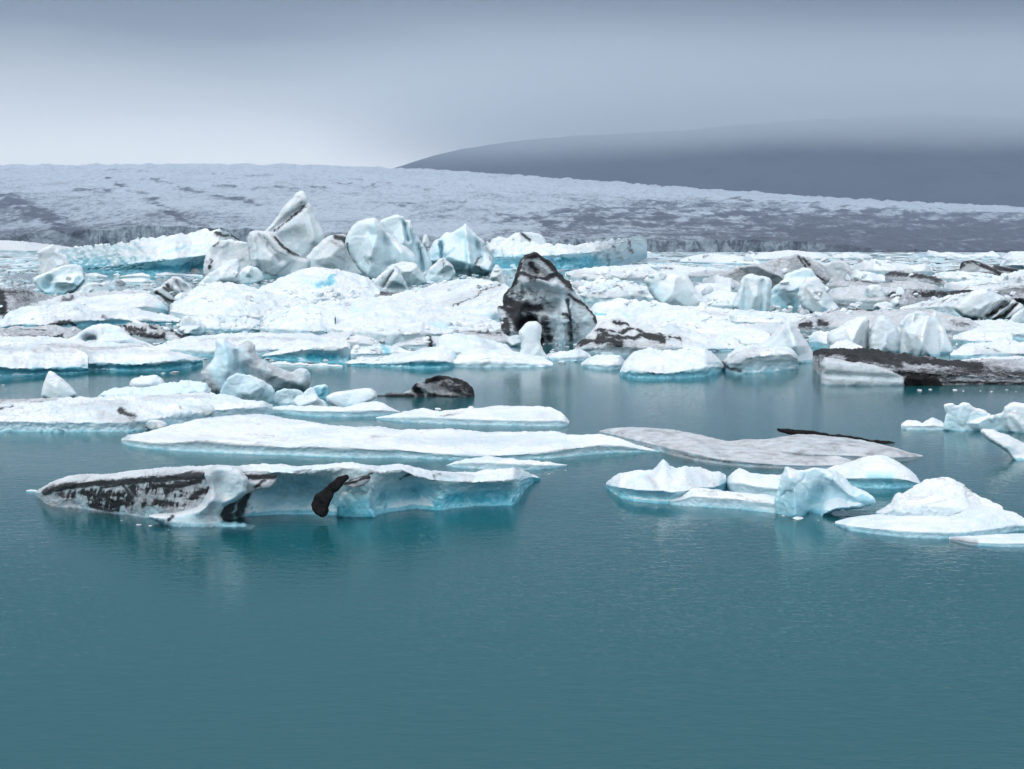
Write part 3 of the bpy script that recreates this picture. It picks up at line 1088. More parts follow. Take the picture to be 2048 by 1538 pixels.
thing('ice_floe', 'grey gritty floe with a wavy double back beside the long white floe', 'ice floe',
      [FL([(1199, 862, 864, 867), (1225, 856, 869, 876), (1260, 854, 877, 888), (1310, 857, 889, 901), (1350, 862, 899, 912), (1400, 871, 910, 923),
           (1450, 883, 920, 930), (1500, 892, 925, 934), (1550, 895, 929, 936), (1600, 898, 931, 937), (1650, 905, 931, 936), (1702, 920, 929, 933)],
          rough=.35, fine=.3, grey=.75, blue=.75, foot=1.4, size=1.5, smooth=16, step=2.6, strokes=gst, under=.2),
       FL([(1440, 884, 887, 892), (1480, 881, 892, 905), (1540, 877, 900, 915), (1600, 869, 905, 925), (1660, 873, 909, 928), (1720, 880, 912, 927),
           (1780, 893, 915, 925), (1825, 906, 914, 919), (1845, 911, 913, 915)],
          rough=.35, fine=.3, grey=.8, blue=.7, foot=1.0, size=1.4, smooth=16, step=2.6, strokes=gst)], group=OPEN)
thing('ash_slab', 'thin black ash covered slab lying behind the grey gritty floe', 'debris slab',
      [BG([(1543, 852), (1558, 857), (1600, 860), (1640, 864), (1660, 868), (1700, 871), (1740, 879), (1775, 882), (1791, 884), (1789, 894), (1760, 893),
           (1700, 886), (1640, 878), (1590, 872), (1560, 866)], Y=57.0, thick=0.35, size=.6, rough=1.5, step=2.2),
       BG([(1545, 880), (1552, 876), (1582, 872), (1580, 878), (1560, 886), (1546, 886)], Y=57.0, thick=0.3, size=.5, rough=1.5, step=2.2)], mat=ASH)

# --- white and blue group on the right
thing('iceberg', 'knobbly white iceberg with a pointed horn, a curved arm and a tall waisted block', 'iceberg',
      [FL([(1212, 967, 970, 974), (1225, 955, 972, 986), (1240, 945, 975, 996), (1270, 941, 979, 1004), (1305, 941, 981, 1007), (1313, 934, 981, 1008), (1320, 924, 981, 1008), (1326, 919, 981, 1008), (1332, 924, 983, 1009), (1342, 933, 985, 1009), (1352, 937, 985, 1009), (1370, 932, 982, 1007), (1400, 934, 975, 998), (1425, 944, 975, 992), (1440, 942, 970, 985), (1452, 950, 964, 975)],
          rough=.5, blue=.75, under=.5, depth=1.5, size=1.2, step=2.2, foot=1.2, smooth=3,
          strokes=[('g', [(1295, 958), (1310, 975)], 8, .5), ('d', [(1300, 962), (1308, 972)], 5, .28)]),
       FL([(1340, 998, 1003, 1009), (1362, 988, 1000, 1011), (1385, 976, 992, 1013), (1400, 977, 993, 1014), (1450, 981, 996, 1017), (1500, 986, 1001, 1021),
           (1550, 992, 1008, 1027), (1572, 1000, 1014, 1029)], rough=.5, blue=.55, depth=1.0, size=1.1, step=2.2, foot=1.8, smooth=8),
       BG([(1548, 1005), (1555, 984), (1563, 952), (1572, 930), (1583, 936), (1600, 941), (1625, 935), (1650, 935), (1672, 941), (1690, 954), (1705, 972),
           (1725, 981), (1745, 993), (1754, 1004), (1735, 1013), (1700, 1018), (1668, 1022), (1648, 1034), (1640, 1070), (1560, 1070), (1553, 1035)],
          base=1038, thick=1.0, blue=.75, rough=.75, facet=.8, fine=.4, size=1.6, step=2.2,
          ridges=[([(1575, 940), (1590, 985), (1590, 1030)], 12, .5), ([(1640, 985), (1620, 1030)], 14, -.4), ([(1650, 940), (1700, 990)], 10, .3)],
          strokes=[('b', [(1560, 1020), (1640, 1020)], 18, .8), ('b', [(1625, 990), (1640, 1010)], 12, .5)]),
       FL([(1452, 963, 967, 972), (1464, 946, 966, 985), (1478, 935, 966, 989), (1490, 940, 968, 991), (1500, 946, 970, 992), (1530, 950, 975, 994),
           (1565, 948, 978, 997)], rough=.5, blue=.45, depth=1.1, size=1.0, step=2.2, smooth=5)], group=OPEN)
thing('iceberg', 'white domed berg with a blue flank behind the waisted block', 'iceberg', cap='snowy dome', geos=FL([(1650, 938, 952, 964), (1680, 930, 955, 970), (1700, 925, 957, 974), (1740, 912, 956, 977), (1765, 909, 956, 978), (1790, 921, 956, 978),
          (1815, 936, 960, 976), (1832, 952, 965, 974), (1840, 965, 969, 972)], rough=.4, blue=.8, depth=1.6, size=1.3, step=2.2, under=.25, foot=1.3,
         strokes=[('b', [(1740, 960), (1780, 962)], 14, .7)]), group=OPEN)
thing('iceberg', 'white pyramid of snow topped ice on a broad flat skirt', 'iceberg',
      [FL([(1752, 1024, 1026, 1030), (1770, 1018, 1026, 1036), (1783, 1008, 1024, 1040), (1790, 990, 1020, 1042), (1798, 985, 1018, 1044), (1806, 988, 1016, 1045),
           (1825, 975, 1014, 1046), (1850, 963, 1012, 1048), (1880, 958, 1012, 1050), (1905, 959, 1014, 1050), (1925, 970, 1016, 1050), (1945, 984, 1020, 1048),
           (1962, 996, 1024, 1046), (1990, 1006, 1026, 1042), (2006, 1014, 1026, 1036)], rough=.8, fine=.7, blue=.25, depth=2.2, size=1.6, step=2.2, smooth=4),
       FL([(1670, 1043, 1046, 1049), (1700, 1036, 1052, 1061), (1750, 1030, 1057, 1068), (1800, 1032, 1062, 1074), (1850, 1034, 1064, 1077), (1900, 1034, 1066, 1078),
           (1930, 1022, 1064, 1077), (1960, 1016, 1060, 1074), (2000, 1018, 1056, 1068), (2030, 1026, 1050, 1062), (2062, 1042, 1052, 1058)],
          rough=.5, blue=.5, depth=1.8, size=1.4, step=2.2)], group=OPEN)
thing('ice_floe', 'thin flat floe with a dirty tip at the foot of the snowy pyramid', 'ice floe',
      FL([(1898, 1074, 1077, 1080), (1940, 1072, 1084, 1090), (2000, 1068, 1087, 1094), (2060, 1066, 1086, 1094), (2110, 1070, 1084, 1090)], rough=.5, blue=.4, step=2.4,
         strokes=[('g', [(1905, 1078), (1950, 1084)], 7, .8)]), group=OPEN)
thing('iceberg', 'jagged pale blue berg with a low tail near the tilted plank of ice', 'iceberg',
      [BG([(1886, 862), (1893, 832), (1886, 809), (1900, 804), (1914, 811), (1925, 804), (1936, 805), (1946, 815), (1970, 822), (1985, 833), (2010, 820), (2040, 815), (2060, 850),
           (2010, 876), (1980, 874), (1950, 874), (1920, 872)], base=867, thick=1.3, blue=.55, facet=.8, size=1.6, step=2.2),
       FL([(1802, 850, 853, 857), (1815, 841, 851, 859), (1835, 840, 851, 860), (1845, 845, 852, 860), (1865, 836, 850, 860), (1880, 842, 852, 860), (1895, 850, 855, 860)],
          blue=.35, size=.8, step=2.2, smooth=4)], group=OPEN)
thing('ice_boulder', 'rounded white knob of ice cut off beside the jagged blue berg', 'ice boulder',
      BG([(2006, 832), (2010, 812), (2024, 804), (2048, 807), (2075, 815), (2080, 880), (2030, 876), (2012, 856)], base=868, thick=.9, blue=.35, facet=.4, rough=.6, step=2.4))
thing('ice_slab', 'tilted white plank of ice sliding into the water', 'ice slab',
      BG([(1959, 862), (1968, 856), (1990, 861), (2020, 872), (2070, 895), (2075, 950), (2038, 936), (2016, 906), (1985, 885), (1968, 873)], base=925, thick=.6, blue=.35, grey=.1, facet=.3,
         rough=.6, step=2.2, lean=.6))

# --- the middle-left raft and what sits on it
thing('ice_floe', 'wide lumpy white raft of ice carrying several smooth boulders', 'ice floe',
      FL([(-60, 806, 842, 864), (0, 802, 842, 864), (60, 798, 844, 864), (100, 797, 844, 865), (150, 798, 845, 864), (200, 794, 845, 864), (260, 792, 844, 863),
          (320, 790, 836, 856), (380, 788, 826, 848), (430, 789, 820, 842), (480, 798, 816, 838), (530, 803, 813, 834), (545, 810, 818, 828)],
         rough=1.1, fine=1.0, blue=.5, size=1.6, step=2.4, foot=1.2,
         strokes=[('g', [(0, 805), (110, 800)], 6, .8), ('g', [(150, 815), (250, 815)], 9, .45), ('d', [(-10, 822), (25, 817)], 3, .7), ('d', [(60, 807), (85, 806)], 3, .6),
                  ('d', [(240, 826), (268, 838)], 7, .75), ('g', [(200, 835), (275, 845)], 12, .5), ('g', [(290, 800), (420, 795)], 7, .4)]), group=OPEN)
thing('ice_boulder', 'teardrop shaped white block balanced on the edge of the boulder raft', 'ice boulder',
      BG([(97, 742), (103, 741), (125, 757), (142, 772), (155, 788), (150, 796), (135, 802), (128, 810), (105, 810), (98, 802), (82, 792), (84, 778), (90, 758)], base=806, thick=.95,
         blue=.3, facet=.25, rough=.3, fine=.1, size=1.6, step=2.0))
thing('ice_boulder', 'round white boulder with a notched top standing on pale blue ice', 'ice boulder',
      BG([(280, 750), (292, 752), (310, 749), (325, 756), (331, 769), (322, 783), (300, 791), (280, 789), (264, 780), (257, 770), (264, 757), (280, 754)], base=796, Y=75.0, thick=.85, blue=.12,
         facet=.25, rough=.4, fine=.1, size=1.4, step=2.0, strokes=[('g', [(270, 775), (320, 770)], 10, .2)]))
thing('ice_slab', 'pale blue slab beneath the round notched boulder', 'ice slab',
      FL([(196, 790, 793, 797), (215, 780, 791, 801), (250, 772, 790, 802), (300, 775, 790, 802), (345, 766, 788, 802), (362, 761, 786, 801), (385, 765, 786, 800), (412, 766, 785, 798),
          (422, 778, 787, 795)], depth=1.4, blue=.5, bluetop=.35, facet=.7, rough=.8, size=1.2, step=2.2, smooth=4))
thing('ice_boulder', 'small oval white boulder perched over a hollow in the raft', 'ice boulder',
      BG([(200, 808), (208, 799), (222, 796), (240, 798), (250, 808), (246, 818), (230, 823), (212, 821)], Y=66.0, thick=.5, blue=.35, facet=.2, rough=.3, size=1.0, step=1.8))
thing('ice_boulder', 'smooth egg shaped white boulder resting near the rim of the raft', 'ice boulder',
      BG([(359, 808), (368, 796), (385, 794), (405, 800), (425, 810), (431, 822), (422, 833), (400, 836), (380, 832), (366, 824)], Y=64.0, thick=.6, blue=.2, facet=.2, rough=.3, size=1.0, step=1.8))
thing('ice_boulder', 'wedge shaped white boulder leaning against the smooth egg shaped one', 'ice boulder',
      BG([(264, 836), (290, 824), (330, 812), (355, 806), (372, 826), (374, 845), (350, 848), (310, 842), (280, 842)], Y=64.0, thick=.6, blue=.25, facet=.4, rough=.5, size=1.0, step=1.8))
for i, (cx_, cy_, rx, ry) in enumerate([(232, 851, 16, 8), (270, 852, 22, 10), (310, 850, 24, 11), (250, 840, 7, 5), (262, 834, 6, 5), (212, 830, 10, 6), (190, 822, 9, 5)]):
    th = np.linspace(0, 2 * np.pi, 11)[:-1]
    thing('ice_lump', 'small rounded lump of ice crowded along the rim of the boulder raft', 'ice lump',
          BG([(cx_ + rx * math.cos(a) * (1 + .1 * math.sin(3 * a + i)), cy_ + ry * math.sin(a)) for a in th], Y=float(gy(862)) + .5 + 2.2 * (i > 2) + 1.6 * (i > 4), thick=.3, blue=.2, grey=.15, facet=.5, size=.6,
             step=1.8), group='small lumps along the rim of the raft')
# the wave-worn berg
thing('iceberg', 'wave worn glassy grey berg with two upright lobes and a long dirty tail', 'iceberg',
      BG([(400, 744), (412, 735), (428, 716), (432, 695), (430, 682), (438, 674), (450, 676), (462, 686), (472, 692), (482, 687), (492, 682), (504, 683), (512, 693), (511, 706), (522, 716),
          (540, 727), (562, 737), (582, 745), (598, 736), (612, 738), (622, 748), (621, 775), (608, 785), (560, 782), (540, 790), (470, 800), (430, 790), (412, 775), (404, 760)],
         base=792, thick=1.3, blue=.45, bluetop=.3, rough=.5, facet=.35, size=2.0, step=2.0,
         ridges=[([(472, 700), (474, 740)], 8, -.55), ([(448, 690), (455, 740)], 12, .35), ([(495, 700), (500, 735)], 12, .3), ([(490, 735), (500, 755)], 10, -.7), ([(520, 740), (600, 765)], 14, .35)],
         strokes=[('g', [(405, 745), (430, 790)], 18, .8), ('g', [(500, 690), (515, 740), (610, 770)], 26, .7), ('b', [(450, 700), (465, 760)], 18, .6), ('b', [(485, 740), (500, 760)], 9, .9),
                  ('d', [(420, 775), (440, 795)], 12, .35), ('d', [(540, 755), (600, 745)], 10, .25)]),
      parts=[('ice_base', [BG([(438, 790), (450, 760), (468, 746), (495, 748), (525, 760), (548, 775), (556, 800), (552, 818), (440, 815)], base=806, thick=.9, blue=.5, bluetop=.5, grey=.25, facet=.9, size=1.4,
                              step=2.0, strokes=[('d', [(480, 795), (520, 780)], 7, .25), ('b', [(500, 780), (540, 795)], 25, .5), ('b', [(450, 770), (480, 760)], 25, .6)]),
                           BG([(548, 805), (552, 782), (570, 776), (600, 780), (615, 795), (612, 815), (560, 818)], base=808, thick=.6, blue=.5, bluetop=.5, grey=.25, facet=.9, size=1.0, step=2.0,
                              strokes=[('b', [(560, 790), (610, 800)], 25, .5), ('d', [(555, 800), (590, 790)], 8, .3)])], None, 'dull blue glassy base')])
thing('ice_block', 'glassy translucent slab half sunk beside the wave worn berg', 'ice block',
      BG([(618, 778), (632, 770), (655, 768), (660, 790), (655, 806), (622, 806)], base=798, thick=.5, blue=.7, bluetop=.8, size=1.0, step=2.0))
thing('iceberg', 'cluster of small white knobs around a tilted slab on a low shelf', 'iceberg',
      [FL([(538, 815, 819, 824), (580, 811, 820, 829), (620, 812, 822, 833), (660, 815, 823, 834), (700, 812, 822, 834), (740, 804, 820, 833), (765, 806, 820, 832), (782, 815, 822, 829), (800, 822, 824, 827)],
          blue=.55, size=1.0, step=2.2, foot=1.2, smooth=5),
       BG([(583, 805), (592, 793), (605, 789), (612, 780), (622, 773), (630, 780), (636, 795), (650, 802), (662, 815), (650, 822), (600, 820)], base=822, thick=.6, blue=.15, facet=.6, size=1.0, step=1.8)],
      parts=[('tilted_slab', BG([(651, 794), (662, 786), (690, 781), (720, 777), (742, 776), (752, 784), (755, 794), (742, 802), (722, 810), (716, 822), (680, 822), (668, 812), (655, 804)], base=822, thick=.7,
                                blue=.35, facet=.25, rough=.4, size=1.2, step=1.8, strokes=[('b', [(690, 812), (715, 812)], 8, .7)]), None, None)], group=OPEN)
thing('ice_floe', 'narrow white floe with a rounded nose lying by the black ash berg', 'ice floe',
      [FL([(752, 835, 836, 838), (785, 828, 835, 842), (815, 822, 835, 845), (845, 816, 834, 846), (880, 822, 836, 848), (935, 818, 838, 850), (1000, 812, 840, 851), (1050, 813, 841, 853),
           (1100, 814, 841, 853), (1122, 824, 841, 853), (1132, 834, 844, 852), (1138, 843, 846, 850)], blue=.45, rough=.7, fine=.6, size=1.0, step=2.4, smooth=6,
          strokes=[('d', [(880, 833), (925, 826)], 2, .5), ('g', [(1080, 830), (1110, 835)], 8, .3)]),
       BG([(934, 820), (938, 812), (946, 812), (950, 820), (945, 828), (936, 828)], base=848, Y=66, thick=.2, facet=.3, size=.4, step=1.5)], group=OPEN)
thing('iceberg', 'low black ash covered berg with a ribbed dome afloat in open water', 'iceberg',
      BG([(750, 800), (754, 790), (766, 790), (775, 785), (788, 786), (800, 787), (820, 783), (826, 770), (836, 763), (848, 766), (850, 758), (866, 751), (892, 750), (920, 757), (938, 767), (949, 779),
          (951, 800), (940, 812), (840, 812), (790, 808)], base=796, thick=1.2, blue=.1, grey=.85, rough=.9, facet=1.0, size=1.4, step=2.0,
         ridges=[([(900, 755), (905, 790)], 7, .3), ([(925, 765), (930, 790)], 6, .3), ([(870, 760), (872, 790)], 8, -.3)],
         strokes=[('d', [(760, 795), (820, 795)], 12, .95), ('d', [(830, 772), (842, 795)], 10, 1.0), ('d', [(852, 760), (890, 752), (925, 762), (948, 785)], 10, 1.0), ('d', [(890, 770), (945, 790)], 16, .75),
                  ('d', [(860, 792), (950, 800)], 8, .95), ('d', [(900, 765), (915, 780)], 14, .6)]))
# ------------------------------------------------------------------ the pack: open edge first, then row by row to the glacier
def F1(label, pts, name='ice_floe', cat='ice floe', group=JAM, cap=None, **kw):
    kw.setdefault('blue', .35); kw.setdefault('rough', .9); kw.setdefault('fine', .8); kw.setdefault('facet', .3); kw.setdefault('smooth', 7); kw.setdefault('hum', 0.8)
    return thing(name, label, cat, FL(pts, **kw), group=group, cap=cap)


def B1(label, poly, name='ice_block', cat='ice block', group=BLK, **kw):
    kw['facet'] = kw.get('facet', .8) + (-.1 if group == SPG else .25)
    return thing(name, label, cat, BG(poly, **kw), group=group)


SPG = 'large icebergs behind the pack'
# open edge, left to right
F1('white shelf with a turquoise undercut front, behind the teardrop block', [(-60, 694, 733, 756), (0, 692, 734, 756), (60, 690, 737, 753), (95, 691, 736, 750), (130, 696, 738, 748), (160, 700, 737, 746), (176, 712, 738, 744)],
   cap='white snowy top', blue=1.0, under=.5, size=2, strokes=[('g', [(0, 700), (150, 705)], 8, .4)])
F1('white shelf over a deep blue waterline gap beside the wave worn berg', [(172, 704, 728, 742), (210, 700, 727, 741), (260, 697, 728, 743), (300, 696, 726, 743), (335, 699, 722, 742), (370, 708, 721, 738), (395, 714, 722, 732), (405, 718, 722, 728)],
   cap='white snowy top', blue=1.0, under=.6, size=2, strokes=[('g', [(190, 702), (350, 710)], 6, .3), ('b', [(230, 735), (360, 735)], 9, 1.0)])
F1('flat white floe crossed by a thin dirty seam above the undercut shelf', [(-60, 672, 690, 705), (30, 674, 692, 708), (110, 676, 700, 712), (200, 680, 704, 714), (280, 690, 706, 714), (340, 698, 708, 714)],
   size=2, strokes=[('g', [(0, 700), (90, 695), (200, 700), (300, 695)], 4, .8), ('d', [(20, 700), (110, 694)], 1.5, .35)])
B1('white snow mound pierced by a round blue hole', [(85, 702), (110, 688), (140, 676), (160, 664), (180, 652), (200, 648), (222, 648), (240, 655), (255, 668), (275, 678), (300, 688), (320, 700), (310, 718), (90, 718)],
   base=705, thick=2.2, blue=.15, facet=.4, rough=.6, ridges=[([(175, 676), (187, 676)], 8, -.8)],
   strokes=[('b', [(174, 677), (188, 677)], 6, .8), ('b', [(214, 662), (232, 666), (246, 677)], 3, .5)])
F1('ash streaked floe with ragged black furrows right of the pierced mound', [(222, 650, 660, 668), (250, 648, 664, 676), (285, 648, 668, 682), (320, 655, 672, 684), (350, 664, 678, 685), (385, 676, 680, 684)],
   rough=1.6, facet=.8, grey=.45, size=2.2, strokes=[('d', [(235, 652), (290, 664)], 3.5, .9), ('d', [(265, 668), (330, 675)], 4, .85), ('d', [(300, 660), (350, 668), (378, 678)], 4.5, .95), ('d', [(250, 660), (300, 672)], 3, .8)])
F1('small white tooth edged floe lying on the ash streaked furrows', [(255, 646, 648, 651), (270, 640, 646, 652), (285, 645, 648, 652)], size=.8)
F1('grey gritty floe with a black lump in front of the long arched floe', [(-60, 650, 668, 682), (0, 656, 672, 688), (50, 655, 672, 687), (110, 654, 675, 688), (150, 658, 676, 690), (190, 668, 680, 688)],
   rough=1.4, grey=.6, size=2, strokes=[('d', [(92, 678), (125, 675)], 6, .9), ('d', [(30, 660), (90, 664)], 2.2, .8), ('g', [(0, 670), (180, 670)], 10, .5)])
F1('long arched white floe with a dirty underside on its near edge', [(-60, 630, 652, 664), (5, 640, 654, 662), (18, 625, 650, 658), (45, 614, 648, 657), (80, 611, 650, 660), (115, 610, 648, 657), (150, 604, 642, 654), (190, 620, 640, 652), (220, 616, 638, 652),
    (250, 614, 640, 652), (290, 622, 642, 650), (330, 630, 642, 648), (372, 641, 644, 647)], blue=.75, size=3, under=.4,
   strokes=[('d', [(75, 655), (140, 645), (150, 652)], 5, .85), ('d', [(205, 635), (218, 637)], 4, .6), ('b', [(185, 648), (250, 646)], 4, .9), ('g', [(140, 640), (230, 630)], 7, .3)])
F1('white slab ending in a broken blue face behind the long arched floe', [(90, 618, 626, 632), (130, 604, 625, 634), (160, 598, 624, 634), (200, 592, 622, 634), (250, 587, 618, 634), (290, 586, 612, 634), (310, 592, 614, 632), (328, 604, 618, 630), (336, 616, 622, 628)],
   size=2.5, blue=.5, strokes=[('g', [(130, 605), (290, 612)], 9, .2), ('b', [(318, 615), (330, 622)], 8, .5), ('d', [(315, 596), (332, 612)], 2.2, .5)])
F1('ash mottled dark mound at the edge of the pack', [(-60, 580, 620, 634), (0, 578, 624, 638), (30, 576, 622, 636), (60, 580, 616, 630), (90, 588, 612, 624), (120, 600, 612, 620)], rough=1.2, grey=.6, size=3.5, depth=9,
   strokes=[('d', [(-20, 600), (5, 620), (0, 590)], 14, .9), ('d', [(10, 585), (60, 590)], 9, .6), ('d', [(30, 600), (60, 605)], 8, .5), ('g', [(0, 600), (100, 600)], 30, .6)])
F1('low white hummock with ash caught in its folds', [(60, 606, 620, 630), (95, 600, 616, 626), (120, 592, 610, 622), (150, 585, 604, 616), (200, 584, 600, 612), (260, 580, 596, 606), (300, 582, 592, 600)], size=2.5,
   strokes=[('d', [(125, 600), (135, 605), (145, 596)], 6, .7), ('g', [(130, 590), (280, 590)], 7, .5)])
B1('striped grey and white block tipped on its side', [(296, 584), (320, 574), (335, 562), (352, 552), (362, 555), (374, 565), (386, 576), (395, 588), (405, 602), (404, 612), (380, 618), (345, 618), (332, 604), (318, 592)],
   base=612, thick=3, grey=.2, blue=.3, ridges=[([(335, 570), (352, 592)], 4, -.5), ([(352, 562), (368, 585)], 4, -.4), ([(370, 572), (378, 595)], 4, -.3)],
   strokes=[('d', [(312, 584), (340, 602), (355, 604)], 4.5, .9), ('d', [(325, 574), (356, 596)], 3, .8), ('d', [(362, 580), (372, 592)], 2.5, .6), ('b', [(345, 608), (402, 606)], 6, .7)])
B1('pointed pale tooth of ice leaning over a blue boulder', [(75, 504), (85, 498), (100, 491), (107, 487), (114, 494), (122, 505), (136, 512), (140, 530), (150, 560), (90, 562), (80, 548), (80, 530)], base=556, thick=4, blue=.1, facet=.7, rough=.6)
B1('bright blue hollowed boulder under the leaning tooth', [(64, 560), (74, 552), (100, 542), (125, 530), (145, 528), (162, 531), (168, 545), (172, 560), (160, 575), (140, 588), (100, 596), (78, 580)], base=588, thick=3.5, blue=.55, rough=.7,
   ridges=[([(95, 570), (100, 560)], 8, -.5), ([(150, 575), (160, 560)], 7, -.4)], strokes=[('b', [(85, 572), (110, 578)], 12, .6), ('b', [(148, 578), (165, 562)], 8, .75), ('b', [(125, 575), (140, 582)], 7, .5)])
B1('low white wedge with a sharp right tip beside the blue boulder', [(152, 592), (165, 572), (180, 564), (200, 566), (212, 563), (216, 575), (222, 590), (190, 600)], base=590, thick=2, blue=.3)
thing('iceberg', 'tilted tabular iceberg with a shadowed turquoise cavern along its base', 'iceberg', cap='snow covered sloping table', geos=FL([(112, 502, 525, 536), (130, 496, 530, 540), (160, 493, 538, 542), (200, 490, 534, 545), (250, 486, 530, 550), (280, 478, 526, 552), (310, 476, 522, 553), (350, 469, 518, 553), (380, 465, 515, 552),
          (410, 461, 511, 552), (440, 458, 500, 552), (455, 463, 490, 550), (470, 474, 488, 546), (482, 482, 492, 540)], depth=11, under=.75, blue=.95, rough=.6, facet=.7, fine=.6, size=7,
         strokes=[('d', [(435, 472), (452, 474), (460, 468)], 5, .85), ('d', [(465, 472), (484, 480)], 4, .9), ('b', [(170, 510), (220, 500), (300, 498)], 2, .4), ('b', [(330, 505), (410, 490)], 2, .5),
                  ('d', [(238, 512), (243, 525)], 3, .5), ('d', [(283, 485), (283, 508)], 1.5, .4), ('b', [(280, 540), (420, 530)], 14, 1.0), ('g', [(130, 510), (300, 505)], 18, .25)]), group='large icebergs behind the pack')
B1('pale ice stump with a dark rift, at the high end of the tabular berg', [(405, 545), (412, 510), (425, 490), (440, 480), (470, 480), (500, 486), (505, 540), (500, 570), (420, 572)], base=562, thick=6, blue=.25, grey=.15,
   strokes=[('d', [(424, 520), (420, 536)], 4, .9), ('d', [(428, 492), (436, 484)], 4, .8)])
for lab, p in (('flat sliver of ice in the water under the tabular berg', [(170, 548, 551, 555), (190, 545, 552, 558), (215, 552, 554, 557)]),
               ('larger flat pan floating under the tabular berg', [(230, 562, 565, 568), (250, 557, 563, 568), (290, 556, 563, 569), (308, 562, 564, 567)]),
               ('small heaped pan floating beneath the turquoise cavern', [(240, 552, 554, 557), (265, 548, 552, 556), (285, 545, 551, 556), (300, 551, 553, 556)]),
               ('thin pan with a trailing edge near the pale stump', [(312, 548, 550, 553), (330, 544, 549, 554), (370, 547, 550, 553), (405, 550, 552, 554)])):
    F1(lab, p, size=1.2)
# the spire group
SPG = 'large icebergs behind the pack'
B1('tall sharp spire leaning right, crossed by a dark diagonal seam', [(500, 480), (530, 462), (548, 442), (562, 422), (578, 402), (590, 388), (602, 381), (612, 384), (618, 398), (626, 420), (634, 440), (646, 462), (652, 478),
    (646, 520), (600, 560), (520, 560)], name='iceberg', cat='iceberg', group=SPG, base=545, thick=7, power=.9, rough=.55, facet=.6, blue=.25, size=8,
   ridges=[([(540, 462), (575, 435), (612, 408)], 6, -.45), ([(612, 400), (622, 440), (628, 480)], 9, .35), ([(560, 460), (590, 450)], 14, .25)],
   strokes=[('d', [(548, 462), (580, 438), (610, 412)], 3, .85), ('g', [(560, 430), (610, 470)], 20, .2), ('d', [(592, 392), (606, 396), (602, 405)], 2, .5), ('d', [(610, 405), (616, 415)], 1.5, .5)])
B1('massive grooved block at the foot of the spire', [(494, 476), (497, 464), (510, 460), (522, 463), (540, 464), (556, 474), (572, 492), (590, 506), (606, 514), (622, 518), (618, 540), (590, 575), (530, 580), (515, 560), (500, 530)], name='iceberg', cat='iceberg',
   group=SPG, base=556, thick=7, rough=.6, facet=.6, grey=.1, blue=.3, size=8, ridges=[([(520, 468), (545, 500), (560, 520)], 6, -.35), ([(548, 470), (580, 505), (600, 512)], 5, -.45), ([(505, 470), (510, 530)], 8, .3)],
   strokes=[('d', [(548, 474), (566, 494), (590, 508), (612, 514)], 4, .9), ('d', [(528, 470), (550, 500), (575, 512)], 2, .55), ('d', [(590, 510), (616, 508)], 4, .7), ('b', [(510, 540), (560, 548)], 12, .4), ('g', [(510, 475), (600, 520)], 18, .25)])
B1('stocky block with a black smudge on its shoulder, between spire and twin peaks', [(606, 520), (625, 500), (640, 485), (655, 474), (672, 468), (690, 468), (702, 485), (715, 515), (732, 540), (740, 555), (680, 562), (620, 560), (602, 550)], name='iceberg', cat='iceberg',
   group=SPG, base=552, thick=6, rough=.6, facet=.5, blue=.3, grey=.15, size=7,
   strokes=[('d', [(672, 474), (688, 478), (695, 490)], 7, .9), ('d', [(662, 482), (680, 492)], 5, .5), ('d', [(695, 495), (712, 525), (730, 545)], 3, .7), ('b', [(630, 530), (700, 535)], 10, .3)])
B1('broad rounded berg with smooth blue flutes and a dark crack down its left side', [(688, 486), (694, 468), (704, 452), (716, 442), (732, 437), (748, 434), (758, 440), (768, 455), (790, 480), (815, 495), (835, 515), (832, 550), (800, 575), (740, 568), (712, 530),
    (700, 510)], name='iceberg', cat='iceberg', group=SPG, base=562, thick=8, rough=.45, facet=.6, blue=.4, bluetop=.15, size=8, ridges=[([(745, 440), (755, 470), (740, 510)], 10, .25), ([(770, 470), (775, 530)], 10, -.3), ([(800, 490), (810, 550)], 9, .3)],
   strokes=[('d', [(693, 486), (700, 515), (718, 540)], 2.5, .8), ('d', [(728, 512), (738, 528)], 2, .6), ('b', [(745, 455), (750, 500)], 13, .4), ('g', [(720, 500), (790, 530)], 25, .25)])
B1('twin topped pale blue berg with vertical cracks', [(758, 442), (775, 434), (795, 428), (808, 433), (812, 440), (822, 438), (826, 455), (836, 475), (848, 492), (862, 520), (868, 560), (800, 570), (790, 500), (770, 465)], name='iceberg', cat='iceberg', group=SPG,
   base=556, thick=8, rough=.5, facet=.7, blue=.42, bluetop=.2, size=7, ridges=[([(808, 440), (816, 480)], 4, -.5), ([(840, 490), (846, 540)], 5, -.4)], strokes=[('b', [(810, 440), (816, 480)], 3, .75), ('d', [(775, 455), (800, 490)], 1.3, .4), ('b', [(825, 470), (840, 540)], 9, .5)])
B1('small white finger of ice poking up between the blue bergs', [(843, 490), (846, 472), (851, 467), (857, 474), (860, 492), (858, 500)], base=545, thick=1.5, blue=.3)
B1('faceted blue berg with a sharp central peak', [(852, 540), (855, 505), (866, 484), (880, 476), (892, 463), (902, 466), (915, 460), (926, 452), (930, 445), (938, 455), (950, 466), (966, 480), (978, 500), (988, 520), (985, 545), (950, 560), (880, 565)],
   name='iceberg', cat='iceberg', group=SPG, base=550, thick=9, rough=.45, facet=.9, blue=.55, bluetop=.35, size=8, ridges=[([(932, 452), (936, 500), (940, 535)], 6, .4), ([(880, 480), (884, 515)], 4, -.5), ([(955, 480), (960, 520)], 6, -.3)],
   strokes=[('b', [(880, 480), (884, 520)], 3, .8), ('d', [(960, 512), (950, 530), (965, 540)], 3, .7), ('d', [(978, 515), (985, 525)], 2.5, .6), ('g', [(960, 485), (985, 510)], 10, .6)])
